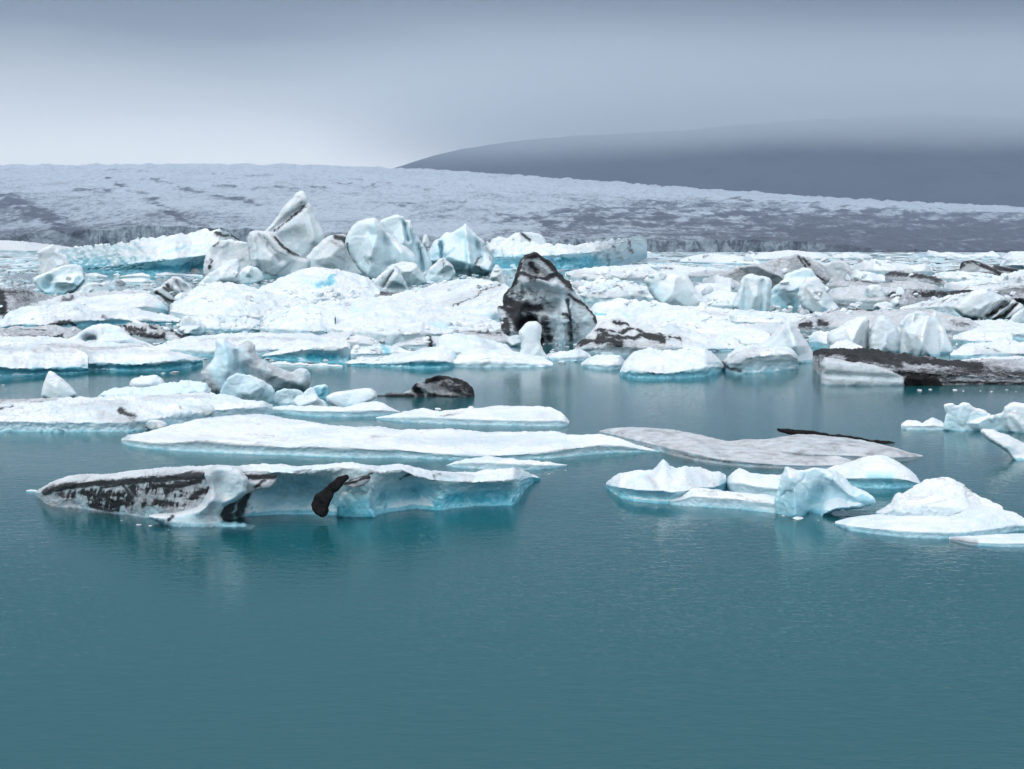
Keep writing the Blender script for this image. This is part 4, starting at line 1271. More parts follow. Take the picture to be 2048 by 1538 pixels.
B1('split pair of small wedges in front of the faceted blue berg', [(848, 560), (856, 540), (872, 524), (884, 514), (892, 520), (905, 530), (913, 545), (900, 566), (860, 572)], base=562, thick=4, blue=.4, strokes=[('d', [(885, 515), (886, 545)], 1.3, .7)])
B1('squat pale block with a carved front below the rounded berg', [(762, 548), (780, 530), (805, 522), (830, 524), (845, 545), (856, 566), (830, 580), (790, 570)], base=570, thick=4, blue=.45, grey=.1)
thing('iceberg', 'long tabular berg with a blue scarp and a striped bluff at its right end', 'iceberg', cap='snow covered table', geos=FL([(960, 490, 515, 535), (985, 482, 514, 538), (1020, 480, 514, 539), (1060, 483, 513, 540), (1100, 489, 510, 540), (1140, 492, 507, 540), (1165, 488, 506, 539), (1200, 484, 502, 538), (1230, 479, 494, 536), (1260, 474, 484, 530), (1280, 471, 478, 524),
          (1290, 474, 482, 520), (1294, 490, 495, 515)], depth=12, under=.3, blue=.95, facet=.9, rough=.6, size=7,
         strokes=[('d', [(1215, 510), (1222, 536)], 4, .55), ('d', [(1230, 500), (1245, 520)], 2.5, .5), ('d', [(1258, 482), (1262, 505)], 4, .75), ('d', [(1222, 491), (1230, 495)], 3, .7), ('g', [(1200, 500), (1270, 520)], 22, .45), ('b', [(1120, 520), (1190, 520)], 12, .9)]), group=SPG)
B1('white hogback ridge with a slanting black stripe behind the tabular berg', [(972, 492), (985, 478), (1000, 471), (1015, 476), (1030, 466), (1050, 463), (1080, 466), (1090, 480), (1100, 492), (1105, 552), (968, 552)], name='iceberg', cat='iceberg', group=SPG, Y=500, thick=8,
   blue=.2, strokes=[('d', [(1042, 466), (1060, 480)], 3.5, .9), ('d', [(1025, 478), (1034, 488)], 2.5, .7)])
B1('steep white cone standing right of the faceted blue berg', [(975, 565), (985, 540), (993, 526), (1002, 536), (1010, 556), (1012, 570), (980, 574)], base=568, thick=3, blue=.15, facet=.5)
# the black berg and the pawn
bb = BG([(996, 682), (999, 655), (994, 632), (996, 612), (1006, 614), (1009, 592), (1020, 572), (1030, 552), (1036, 530), (1048, 510), (1064, 505), (1080, 506), (1094, 518), (1110, 526), (1120, 545), (1140, 566), (1150, 586), (1162, 602), (1178, 614), (1190, 640),
         (1197, 662), (1190, 682), (1175, 690), (1160, 720), (1010, 720)], base=692, thick=3.8, power=.6, blue=.42, bluetop=.2, grey=.42, rough=1.0, facet=1.3, fine=.7, size=4.5, step=2.0,
        ridges=[([(1062, 712), (1064, 680), (1062, 655)], 20, -1.5), ([(1045, 558), (1085, 560), (1140, 575)], 10, .35), ([(1060, 620), (1110, 615)], 14, -.35), ([(1130, 620), (1128, 690)], 12, .35), ([(1135, 600), (1140, 680)], 3, -.4), ([(1050, 530), (1100, 560)], 7, -.3),
                ([(1006, 620), (1008, 680)], 8, .3)],
        strokes=[('d', [(1050, 512), (1080, 508), (1100, 528), (1118, 548), (1145, 575)], 9, 1.0), ('d', [(1036, 545), (1060, 555), (1095, 556), (1120, 545)], 6, 1.0), ('d', [(1040, 520), (1035, 550), (1012, 585), (1008, 615)], 7, .95),
                 ('d', [(1020, 605), (1045, 615), (1075, 615)], 13, 1.0), ('d', [(1030, 625), (1040, 650)], 20, 1.0), ('d', [(1060, 640), (1070, 680), (1070, 705)], 24, 1.0), ('d', [(1090, 640), (1100, 680)], 10, .8), ('d', [(1001, 612), (1020, 620)], 7, .95),  # the widest stroke paints the shade inside the arch
                 ('d', [(1012, 640), (1012, 685)], 8, .85), ('d', [(1150, 598), (1175, 612), (1192, 645)], 5, .95), ('d', [(1138, 590), (1160, 605)], 6, .75), ('d', [(1128, 628), (1136, 640)], 4, .8), ('d', [(1060, 580), (1070, 600)], 8, .45), ('d', [(1090, 575), (1115, 590)], 6, .35),
                 ('d', [(1060, 530), (1075, 545)], 5, .7), ('d', [(1141, 620), (1142, 680)], 2, .6), ('d', [(1080, 595), (1100, 610)], 7, .5), ('b', [(1110, 610), (1115, 680)], 26, .4), ('s', [(1025, 590), (1075, 600)], 24, .62), ('s', [(1045, 535), (1080, 545)], 12, .5), ('s', [(1010, 640), (1012, 680)], 16, .9), ('s', [(1150, 620), (1150, 680)], 12, .5)])
thing('iceberg', 'tall black and white marbled iceberg with a dark arch at its foot', 'iceberg', bb, parts=[('ice_foot', BG([(1000, 690), (1020, 672), (1038, 668), (1046, 685), (1042, 704), (1010, 706)], base=694, thick=1.4, blue=.3, grey=.2, size=1.5, step=2.0), None, 'pale knob of ice at the foot of the dark arch')])
thing('ice_pillar', 'pawn shaped white pillar standing before the dark arch', 'ice pillar',
      BG([(1037, 664), (1044, 653), (1052, 645), (1062, 642), (1074, 643), (1083, 650), (1085, 660), (1082, 672), (1080, 684), (1086, 700), (1096, 714), (1112, 732), (1110, 745), (1015, 740), (1030, 715), (1042, 700), (1043, 685), (1038, 674)], base=722, thick=1.3, blue=.22, facet=.25,
         rough=.35, fine=.2, size=2, step=2.0))
F1('white floe that carries the pawn shaped pillar', [(902, 722, 728, 733), (925, 706, 726, 734), (950, 700, 724, 735), (990, 700, 724, 735), (1030, 706, 726, 735), (1060, 708, 727, 735), (1085, 714, 728, 735), (1106, 726, 731, 734)], blue=.4, size=1.8)
F1('humped white floe left of the pawn pillar', [(870, 700, 706, 712), (880, 678, 704, 714), (895, 670, 704, 716), (925, 668, 704, 718), (950, 672, 704, 718), (980, 682, 706, 716), (1010, 692, 708, 714), (1030, 704, 709, 713)], blue=.45, size=2.4, depth=3.5)
F1('white floe with a curved blue undercut left of the pillar floe', [(694, 724, 728, 731), (720, 716, 726, 732), (760, 715, 727, 733), (790, 709, 726, 735), (820, 703, 722, 736), (850, 694, 720, 737), (880, 694, 722, 737), (905, 700, 725, 734), (915, 712, 724, 729)], blue=.85, under=.4, size=1.8,
   strokes=[('b', [(820, 730), (890, 730)], 7, 1.0)])
thing('iceberg', 'white topped block with a vivid blue front at the open water edge', 'iceberg', cap='white snowy top', geos=FL([(523, 712, 713, 715), (545, 704, 710, 718), (575, 696, 706, 722), (600, 690, 700, 725), (630, 690, 698, 727), (660, 690, 697, 728), (685, 687, 697, 729), (697, 685, 692, 729), (701, 695, 700, 727)], depth=3, under=.55, blue=1.0, size=2.2, facet=.3, smooth=5,
         strokes=[('b', [(620, 715), (670, 718)], 16, 1.0)]), group=JAM)
F1('ribbon of brash along the vivid blue front', [(530, 727, 729, 732), (560, 724, 728, 733), (600, 727, 729, 734), (650, 728, 731, 735), (685, 731, 733, 735)], size=.7, rough=1.5, depth=1.0)
F1('grey translucent wedge among rubble behind the vivid blue block', [(640, 670, 676, 682), (680, 664, 680, 692), (710, 668, 684, 694), (740, 676, 688, 696), (765, 690, 694, 698)], grey=.35, blue=.3, size=2)
F1('white rubble floe with a blue grey pit beside the black lump', [(700, 700, 708, 714), (740, 694, 706, 715), (770, 690, 705, 714), (800, 696, 706, 712), (830, 704, 708, 711)], size=1.5, rough=1.4, strokes=[('b', [(765, 695), (775, 705)], 8, .7)])
F1('dirty edged floe ending in a black ash lump', [(785, 690, 694, 697), (820, 680, 690, 696), (855, 672, 688, 696), (880, 672, 686, 694), (910, 678, 684, 690)], size=1.5, grey=.25, strokes=[('d', [(856, 674), (860, 690)], 7, .95), ('g', [(790, 685), (850, 678)], 4, .6)])
F1('dirty grey floe running up to the marbled iceberg', [(860, 668, 672, 677), (900, 662, 672, 680), (950, 662, 676, 688), (1000, 664, 682, 694), (1020, 672, 684, 692)], grey=.7, size=1.8, strokes=[('d', [(940, 666), (1000, 670)], 3, .7)])
# right edge of the open water
F1('small white floe between pillar floe and snowy cushion floe', [(1090, 712, 716, 719), (1120, 704, 716, 722), (1150, 698, 714, 723), (1170, 702, 714, 721), (1182, 712, 716, 719)], blue=.4, size=1.2)
F1('rounded white floe in two lobes at the marbled iceberg end of the channel', [(1162, 726, 730, 733), (1175, 716, 728, 736), (1195, 711, 730, 739), (1225, 708, 730, 740), (1243, 710, 728, 738), (1250, 722, 728, 734)], blue=.5, size=1.4)
F1('plump snowy cushion of a floe with a teal waterline', [(1240, 742, 746, 750), (1250, 722, 744, 754), (1270, 705, 742, 757), (1300, 697, 744, 758), (1325, 700, 746, 758), (1350, 700, 745, 757), (1380, 695, 742, 756), (1410, 695, 738, 754), (1428, 706, 734, 750),
    (1440, 720, 734, 745), (1447, 730, 736, 741)], cap='plump snowy top', blue=.8, size=2.0, rough=.7, under=.3, depth=4.5, strokes=[('g', [(1260, 740), (1330, 745)], 5, .2)])
F1('flat topped white block with a dirty creased left corner', [(1442, 726, 730, 736), (1455, 715, 728, 745), (1470, 704, 724, 749), (1490, 697, 716, 748), (1520, 695, 712, 746), (1550, 694, 708, 744), (1580, 697, 708, 741), (1592, 706, 714, 738), (1598, 720, 726, 734)], blue=.6, size=2, under=.25, depth=4,
   facet=.4, strokes=[('d', [(1448, 728), (1462, 738), (1480, 742)], 5, .8), ('d', [(1462, 720), (1475, 708)], 3, .6), ('g', [(1450, 730), (1510, 710)], 12, .5)])
B1('smooth white cone rising behind the creased block', [(1496, 712), (1510, 695), (1535, 678), (1556, 655), (1575, 639), (1588, 648), (1603, 668), (1620, 695), (1632, 722), (1632, 745), (1500, 742)], base=727, thick=3.5, blue=.25, facet=.0, rough=.4,
   ridges=[([(1575, 645), (1590, 690), (1598, 725)], 12, .25)], strokes=[('b', [(1600, 726), (1630, 728)], 4, .9)])
F1('low white apron left of the smooth cone', [(1455, 712, 716, 720), (1470, 698, 712, 722), (1500, 690, 710, 722), (1530, 692, 708, 718)], size=1.5)
thing('iceberg', 'long black ash crusted berg sloping down to a grey tail at the water', 'iceberg',
      FL([(1626, 703, 708, 735), (1640, 698, 712, 752), (1660, 698, 716, 762), (1700, 701, 720, 768), (1715, 699, 724, 768), (1728, 697, 728, 768), (1745, 700, 732, 768), (1760, 705, 736, 769), (1800, 710, 742, 770), (1850, 714, 746, 770), (1900, 721, 750, 769), (1950, 722, 752, 768),
          (2000, 719, 752, 768), (2060, 718, 754, 768), (2120, 720, 754, 768)], depth=4.5, under=.15, blue=.1, grey=.75, rough=.8, facet=.3, fine=.9, size=2.2, step=2.2,
         strokes=[('d', [(1630, 702), (1700, 706), (1800, 718), (1900, 730), (1960, 738)], 13, 1.0), ('d', [(1730, 702), (1760, 708)], 9, 1.0), ('d', [(1800, 745), (1860, 750), (1950, 745), (2060, 750)], 12, .72), ('d', [(1850, 765), (2060, 766)], 4, .8),
                  ('d', [(1700, 715), (1800, 730)], 13, .9), ('d', [(1900, 728), (2060, 738)], 8, .4), ('d', [(1634, 706), (1640, 740)], 5, .5)]),
      parts=[('ice_face', BG([(1641, 772), (1645, 745), (1640, 728), (1648, 714), (1665, 716), (1700, 722), (1740, 726), (1770, 732), (1800, 744), (1814, 753), (1813, 785), (1645, 788)], base=771, thick=1.4, blue=.25, grey=.5, rough=.5, facet=.1, fine=.6, size=2, step=2.0,
                            ridges=[([(1650, 748), (1810, 756)], 5, -.22)], strokes=[('b', [(1650, 750), (1810, 760)], 6, .45)]), None, 'pale rounded front face'),
             ('ash_lump', BG([(1806, 764), (1812, 754), (1820, 752), (1826, 746), (1836, 750), (1848, 750), (1858, 756), (1868, 755), (1878, 760), (1884, 768), (1892, 774), (1880, 782), (1820, 784)], base=773, thick=1.0, rough=1.4, size=1.2, step=2.0), ASH, 'black lump of ash crusted ice')])
TEETH = 'three split white teeth behind the black crusted berg'
B1('leftmost of the split white teeth, with a straight dark edge', [(1652, 668), (1675, 655), (1695, 642), (1715, 634), (1735, 633), (1739, 645), (1738, 690), (1736, 712), (1660, 712)], base=704, thick=3, blue=.2, facet=.1, rough=.5, strokes=[('d', [(1737, 640), (1734, 700)], 2, .5)])
B1('middle split white tooth between two dark clefts', [(1737, 705), (1740, 665), (1746, 645), (1755, 631), (1768, 630), (1780, 640), (1795, 655), (1802, 680), (1803, 715), (1745, 722)], base=707, thick=3, blue=.2, facet=.1, rough=.5, strokes=[('d', [(1742, 650), (1738, 700)], 2.5, .5)])
B1('tallest ridged tooth of the split white group', [(1800, 710), (1802, 680), (1806, 660), (1825, 645), (1845, 632), (1858, 630), (1868, 640), (1878, 665), (1884, 712), (1880, 726), (1810, 726)], base=713, thick=3.2, power=.8, blue=.25, facet=.2, rough=.5, ridges=[([(1856, 632), (1846, 670), (1840, 712)], 8, .5)])
B1('pointed right hand tooth tucked behind the ridged one', [(1856, 700), (1858, 640), (1864, 626), (1871, 621), (1880, 636), (1890, 660), (1898, 680), (1909, 708), (1905, 722), (1860, 722)], base=709, thick=2.5, blue=.3, facet=.1, rough=.5)
B1('rounded white hump filling the gap behind the teeth', [(1790, 665), (1798, 645), (1815, 628), (1832, 621), (1850, 626), (1860, 640), (1860, 680), (1800, 690)], base=690, thick=3, blue=.15)
F1('bluish low block at the foot of the leftmost tooth', [(1618, 672, 684, 692), (1640, 662, 684, 696), (1665, 665, 688, 698), (1680, 680, 690, 697)], blue=.7, size=2)
F1('snow pillow in front of the leftmost tooth', [(1660, 694, 700, 706), (1675, 682, 698, 708), (1700, 684, 700, 708), (1725, 692, 702, 708)], size=1.5)
F1('broad tan grey floe with black pits behind the split teeth', [(1580, 650, 656, 660), (1600, 640, 656, 662), (1630, 628, 656, 664), (1660, 621, 655, 666), (1720, 619, 655, 668), (1780, 622, 655, 670), (1830, 621, 656, 672), (1880, 625, 658, 674), (1920, 634, 660, 674), (1950, 644, 662, 672),
    (1966, 654, 662, 668)], grey=.6, size=3, rough=.8, strokes=[('d', [(1600, 652), (1622, 652)], 5, 1.0), ('d', [(1640, 648), (1652, 650)], 7, 1.0), ('d', [(1660, 619), (1730, 619), (1810, 623)], 2.5, .9), ('d', [(1600, 640), (1625, 628)], 2, .6), ('d', [(1905, 650), (1940, 652)], 5, .55)])
F1('ash furrowed white floe spreading from the marbled iceberg', [(1150, 694, 700, 706), (1185, 660, 696, 708), (1200, 645, 694, 710), (1225, 640, 692, 712), (1260, 648, 694, 710), (1300, 652, 694, 708), (1350, 654, 696, 706), (1400, 664, 696, 704), (1450, 676, 696, 702),
    (1490, 690, 698, 702)], size=3, rough=1.2, grey=.15, facet=.4,
   strokes=[('d', [(1192, 660), (1230, 668), (1275, 662), (1310, 674), (1360, 684)], 4, 1.0), ('d', [(1195, 672), (1250, 680), (1290, 676), (1330, 688)], 5, .95), ('d', [(1150, 690), (1200, 682), (1240, 690)], 8, .95), ('d', [(1200, 665), (1215, 690)], 10, .5), ('d', [(1225, 645), (1255, 653)], 3, .9),
            ('g', [(1180, 690), (1320, 695)], 14, .6), ('d', [(1270, 665), (1310, 670), (1325, 684)], 2.5, .8)])
F1('wide smooth snow field sloping from the marbled iceberg', [(1170, 630, 650, 660), (1190, 604, 652, 664), (1230, 597, 654, 668), (1280, 600, 658, 676), (1330, 606, 664, 684), (1380, 618, 672, 690), (1440, 640, 684, 694), (1500, 655, 688, 696), (1540, 668, 688, 694)], size=3, rough=.6, fine=.5, blue=.25,
   strokes=[('b', [(1190, 628), (1212, 632)], 4, .7), ('b', [(1248, 632), (1262, 638)], 4, .45)])
F1('long low white bank right of the snow field', [(1330, 612, 622, 632), (1380, 612, 634, 644), (1440, 616, 640, 650), (1500, 622, 644, 654), (1560, 624, 646, 656), (1610, 626, 644, 652), (1640, 634, 642, 648)], size=2.5, rough=.8, strokes=[('g', [(1350, 620), (1450, 632)], 5, .4)])
F1('white and tan slope below the long low bank', [(1440, 655, 664, 672), (1480, 648, 668, 680), (1530, 646, 668, 682), (1570, 648, 668, 680), (1600, 660, 670, 678)], size=2, grey=.3)
B1('big smooth white boulder with a blue tinted left flank', [(1288, 562), (1296, 550), (1312, 545), (1345, 545), (1372, 548), (1382, 560), (1392, 580), (1404, 600), (1416, 612), (1410, 628), (1340, 628), (1318, 610), (1304, 592)], name='ice_boulder', cat='ice boulder', base=618, thick=3.5, blue=.3, facet=.15,
   rough=.5, fine=.2, size=5, strokes=[('b', [(1305, 575), (1325, 600)], 14, .5), ('g', [(1380, 590), (1400, 612)], 12, .15)])
B1('square topped white block with vertical flutes', [(1462, 612), (1470, 596), (1478, 575), (1482, 558), (1490, 549), (1510, 549), (1538, 553), (1545, 562), (1542, 590), (1538, 635), (1480, 635)], base=626, thick=3.2, blue=.35, facet=.1, rough=.6, size=4,
   ridges=[([(1490, 560), (1490, 620)], 5, -.2), ([(1525, 560), (1520, 620)], 5, -.25)], strokes=[('b', [(1500, 616), (1535, 618)], 7, .4), ('b', [(1535, 570), (1530, 610)], 7, .4)])
B1('bluish buttress with a tall slanting top beside the square block', [(1540, 615), (1544, 575), (1562, 563), (1572, 548), (1590, 540), (1612, 534), (1628, 545), (1640, 562), (1630, 600), (1600, 630), (1550, 632)], base=617, thick=4, blue=.5, bluetop=.3, facet=.7, size=4,
   strokes=[('b', [(1555, 580), (1580, 600)], 14, .5), ('g', [(1560, 570), (1580, 590)], 10, .4)])
B1('egg shaped white crag with a pale blue base', [(1594, 596), (1600, 572), (1612, 556), (1628, 551), (1642, 560), (1654, 580), (1666, 600), (1680, 618), (1676, 634), (1630, 634), (1604, 616)], base=627, thick=3, blue=.3, facet=.15, size=4, strokes=[('b', [(1645, 620), (1665, 622)], 8, .7), ('g', [(1612, 580), (1635, 600)], 10, .3)])
B1('brown streaked mountain of old ice with furrowed slopes', [(1430, 560), (1450, 545), (1475, 532), (1500, 529), (1530, 526), (1548, 518), (1570, 514), (1590, 508), (1606, 510), (1620, 520), (1640, 530), (1655, 545), (1660, 565), (1600, 585), (1450, 580)], name='iceberg', cat='iceberg', group=SPG, base=578,
   thick=9, grey=.75, blue=.05, rough=.9, facet=.9, size=7, strokes=[('d', [(1596, 512), (1615, 540), (1650, 562)], 3, .85), ('d', [(1606, 515), (1618, 530)], 4, .8), ('d', [(1480, 540), (1500, 555)], 6, .35), ('d', [(1420, 556), (1480, 545)], 2, .5), ('d', [(1560, 520), (1545, 545)], 4, .35)])
B1('pale furrowed shoulder right of the brown streaked ice mountain', [(1605, 530), (1612, 512), (1630, 520), (1650, 528), (1668, 520), (1685, 519), (1698, 530), (1708, 548), (1700, 570), (1640, 572)], base=566, thick=6, grey=.35, blue=.1, rough=.8,
   strokes=[('d', [(1610, 515), (1650, 565)], 2, .8), ('d', [(1622, 522), (1658, 560)], 1.5, .6), ('d', [(1635, 525), (1665, 555)], 1.5, .5), ('d', [(1685, 540), (1700, 545)], 4, .4)])
B1('narrow upright block with a blue left face and white back', [(1727, 610), (1729, 582), (1734, 570), (1750, 568), (1764, 570), (1770, 590), (1774, 612), (1765, 622), (1735, 622)], base=612, thick=2.2, blue=.3, strokes=[('b', [(1730, 585), (1738, 610)], 7, .5), ('d', [(1735, 580), (1735, 595)], 2.5, .5)])
B1('white snow lump at the foot of the narrow upright block', [(1742, 618), (1752, 606), (1770, 602), (1785, 608), (1788, 618), (1765, 626)], base=619, thick=1.5, blue=.2)
B1('small arch shaped white piece beside the snow lump', [(1778, 612), (1784, 598), (1792, 595), (1800, 602), (1806, 614), (1798, 622), (1782, 622)], base=617, thick=1.2, blue=.3)
F1('tan floe sheet behind the narrow upright block', [(1640, 585, 596, 604), (1670, 576, 598, 608), (1720, 572, 600, 612), (1760, 574, 602, 612), (1800, 578, 600, 610)], grey=.5, size=2.5)
F1('brown backed whale shaped floe behind the egg shaped crag', [(1652, 568, 572, 577), (1680, 560, 572, 580), (1710, 558, 572, 580), (1750, 564, 573, 578), (1780, 570, 574, 577)], grey=.8, size=2.5, strokes=[('d', [(1690, 560), (1755, 567)], 3, .7)])
F1('smooth tan floe with a dark back edge', [(1752, 572, 578, 582), (1780, 562, 578, 586), (1830, 561, 578, 588), (1870, 570, 580, 586), (1885, 576, 580, 583)], grey=.7, size=2.5, strokes=[('d', [(1765, 564), (1785, 562)], 3, .9)])
F1('ash black broken floe with a pale fang in the middle', [(1768, 596, 606, 614), (1785, 584, 606, 616), (1810, 582, 608, 618), (1840, 580, 604, 614), (1875, 584, 600, 608), (1900, 588, 596, 602)], rough=1.6, grey=.8, size=2.5, facet=.8, strokes=[('d', [(1775, 590), (1800, 590)], 8, .9), ('d', [(1830, 590), (1890, 590)], 9, .8)])
F1('dark ash strip wedged behind the slanting white ramp', [(1870, 586, 590, 594), (1900, 582, 590, 596), (1940, 580, 588, 594), (1980, 582, 586, 590)], grey=.6, size=1.5, strokes=[('d', [(1880, 586), (1970, 584)], 8, 1.0)])
F1('long white ramp of ice rising to the right with a fine dark seam', [(1800, 616, 619, 622), (1830, 607, 616, 624), (1870, 599, 614, 628), (1910, 590, 612, 632), (1935, 585, 608, 634), (1950, 584, 606, 634)], size=2.5, rough=.7, blue=.3, strokes=[('d', [(1840, 612), (1900, 605), (1935, 590)], 1.6, .5)])
B1('white tilted slab scored by black diagonal grooves', [(1905, 618), (1918, 600), (1935, 588), (1955, 578), (1972, 576), (1990, 584), (2010, 594), (2035, 602), (2048, 612), (2050, 640), (2000, 645), (1930, 638)], base=640, thick=4, blue=.2, facet=.0, size=4, ridges=[([(2015, 600), (1975, 635)], 4, -.5), ([(2035, 605), (1998, 640)], 4, -.5)],
   strokes=[('d', [(2020, 602), (1995, 622), (1972, 632)], 3.5, .9), ('d', [(2036, 606), (2010, 630), (1990, 640)], 4.5, .85), ('d', [(2005, 596), (1985, 612)], 2, .6), ('g', [(1960, 620), (2040, 625)], 16, .3)])
B1('grey brown gritty bank at the frame edge above the scored slab', [(1985, 588), (1995, 576), (2020, 572), (2060, 570), (2100, 575), (2100, 620), (2040, 612), (2010, 598)], base=606, thick=4, grey=.95, strokes=[('d', [(2030, 600), (2060, 606)], 7, .95), ('d', [(2000, 590), (2060, 580)], 10, .3)])
B1('white block cut off by the frame below the scored slab', [(2010, 650), (2025, 630), (2045, 615), (2070, 610), (2100, 620), (2100, 665), (2020, 662)], base=650, thick=3, blue=.25)
F1('white wing shaped slope with long grey flutes at the far end of the pack', [(1888, 570, 576, 582), (1900, 564, 578, 586), (1940, 562, 582, 590), (1980, 556, 582, 590), (2020, 546, 580, 588), (2060, 536, 576, 584), (2110, 530, 574, 582)], size=3.5, depth=14, rough=.9, fine=.9,
   strokes=[('d', [(1950, 575), (2060, 552)], 1.4, .6), ('d', [(1930, 578), (2060, 562)], 1.4, .5), ('g', [(1900, 572), (1930, 580)], 7, .5), ('g', [(1960, 575), (2060, 560)], 12, .3)])
B1('black tipped pyramid with a long dark back', [(1918, 542), (1922, 524), (1942, 520), (1965, 526), (1990, 532), (2015, 533), (2038, 540), (2030, 552), (2000, 556), (1925, 556)], name='iceberg', cat='iceberg', group=SPG, base=552, thick=6, grey=.4, blue=.1, rough=.7,
   strokes=[('d', [(1920, 535), (1928, 524), (1945, 522), (1975, 535), (2005, 550)], 5, 1.0), ('d', [(1990, 534), (2035, 542)], 6, 1.0)])
F1('snowy hummock with a pale blue flank right of the furrowed shoulder', [(1700, 532, 538, 546), (1725, 524, 540, 550), (1750, 518, 540, 552), (1780, 524, 541, 552), (1820, 530, 542, 550), (1850, 527, 542, 550), (1865, 538, 543, 548)], size=4, depth=14, blue=.4)
F1('ash blotched dark ridge in front of the snowy hummock', [(1768, 548, 556, 562), (1785, 543, 558, 566), (1810, 542, 560, 568), (1840, 548, 562, 570), (1870, 555, 566, 572), (1895, 564, 568, 572)], rough=1.3, grey=.7, size=3.5, depth=8, blue=.5, strokes=[('d', [(1775, 548), (1830, 552), (1880, 562)], 7, .8), ('b', [(1850, 562), (1885, 568)], 5, .7)])
F1('white slope between the furrowed shoulder and the ash blotched ridge', [(1690, 548, 556, 562), (1710, 540, 560, 568), (1740, 544, 562, 570), (1770, 552, 563, 568)], size=3, depth=8)
F1('low white shelf in front of the black tipped pyramid', [(1862, 552, 556, 560), (1880, 543, 556, 562), (1920, 543, 557, 564), (1960, 545, 558, 564), (2000, 552, 559, 564)], size=3)
F1('flat blue white slab ahead of the glacier front on the right side', [(1360, 518, 523, 527), (1390, 510, 524, 528), (1430, 507, 525, 530), (1480, 512, 526, 531), (1520, 522, 528, 531)], size=3.5, depth=20, blue=.6, under=.2)
F1('low pale berg with a blue notch near the glacier foot', [(1500, 512, 518, 522), (1530, 505, 518, 523), (1580, 500, 517, 522), (1640, 506, 517, 521), (1665, 512, 517, 520)], size=4, depth=30, blue=.5)
F1('whitish low ridge under the dark glacier slope', [(1660, 512, 516, 519), (1690, 505, 516, 520), (1730, 508, 516, 519), (1745, 513, 516, 518)], size=4, depth=25)
F1('row of small teeth on a distant floe below the dark slope', [(1848, 510, 512, 514), (1856, 500, 512, 515), (1880, 506, 513, 516), (1900, 503, 513, 516), (1930, 510, 514, 516), (1960, 507, 514, 516), (1985, 503, 513, 516), (2000, 512, 514, 516)], size=6, depth=25, rough=1.4, blue=.5, smooth=3)
F1('distant flat berg at the frame edge under the dark slope', [(2005, 514, 517, 520), (2020, 503, 517, 521), (2060, 502, 518, 522), (2110, 505, 518, 521)], size=4, depth=30, blue=.5)
B1('pale half dome near the frame edge behind the wing shaped slope', [(1995, 540), (2002, 522), (2015, 514), (2040, 516), (2070, 520), (2100, 530), (2100, 552), (2010, 552)], base=545, thick=8, blue=.4, grey=.15)
F1('white table with a tan rim between the tabular berg and big smooth boulder', [(1130, 545, 552, 560), (1170, 536, 556, 566), (1230, 532, 556, 568), (1290, 528, 554, 566), (1350, 530, 552, 562), (1400, 534, 552, 560), (1460, 540, 550, 556)], size=3, rough=.8,
   strokes=[('d', [(1190, 548), (1230, 558)], 2, .5), ('d', [(1245, 560), (1262, 552)], 2, .5), ('g', [(1150, 550), (1300, 556)], 8, .4), ('d', [(1320, 538), (1345, 539)], 2, .7), ('g', [(1380, 550), (1460, 545)], 5, .7)])
F1('rumpled white floe with dirt specks left of the big smooth boulder', [(1130, 575, 590, 600), (1160, 562, 592, 604), (1200, 560, 594, 606), (1250, 562, 594, 606), (1290, 570, 594, 604), (1320, 590, 598, 604)], size=2.5, rough=1.5, facet=.6,
   strokes=[('d', [(1235, 575), (1245, 582)], 3, .6), ('d', [(1280, 580), (1295, 588)], 3, .5), ('g', [(1180, 590), (1290, 590)], 6, .5), ('b', [(1160, 568), (1175, 574)], 5, .4), ('b', [(1200, 572), (1220, 580)], 6, .3)])
F1('white rise behind the square topped block', [(1405, 560, 575, 585), (1430, 552, 578, 590), (1460, 555, 580, 592), (1480, 568, 582, 590)], size=3, rough=.8, grey=.2)
# centre field
F1('broad sloping snow bank with braided dirt lines left of the marbled iceberg', [(770, 596, 606, 616), (800, 586, 610, 624), (850, 575, 616, 632), (900, 563, 622, 640), (940, 558, 624, 644), (980, 561, 626, 646), (1010, 570, 626, 644), (1030, 582, 624, 640)], size=3.5, rough=.9, fine=.9, depth=30,
   strokes=[('d', [(1000, 574), (970, 585), (940, 605), (905, 616)], 2.6, .7), ('d', [(1010, 566), (985, 572), (955, 582)], 1.6, .6), ('g', [(1000, 575), (940, 600), (880, 615)], 12, .45), ('g', [(850, 585), (930, 570)], 8, .25), ('d', [(1000, 590), (960, 615)], 1.4, .5)])
F1('brown streak of a floe curved like a bow across the centre of the pack', [(612, 602, 605, 607), (640, 595, 603, 608), (680, 593, 602, 607), (720, 588, 600, 606), (760, 584, 599, 606), (800, 583, 600, 608), (835, 587, 602, 608)], grey=1.0, size=2.5, rough=.6,
   strokes=[('d', [(640, 599), (700, 594), (760, 588), (800, 590)], 6, .72)])
F1('large rolling snow field filling the centre of the pack', [(600, 634, 650, 662), (640, 602, 654, 670), (680, 600, 660, 680), (730, 596, 664, 686), (780, 594, 668, 690), (830, 598, 668, 688), (870, 606, 666, 684), (920, 618, 664, 680), (970, 632, 664, 676), (1005, 650, 664, 672)], size=4, rough=.7, fine=.6, depth=38, blue=.25,
   strokes=[('b', [(705, 625), (725, 632)], 6, .35), ('g', [(690, 618), (695, 612)], 5, .5), ('b', [(860, 655), (900, 658)], 4, .4)])
F1('rumpled white floe left of the rolling snow field', [(520, 640, 656, 666), (550, 622, 658, 672), (600, 612, 660, 676), (640, 616, 660, 676), (670, 630, 662, 672)], size=3, rough=1.1, depth=12)
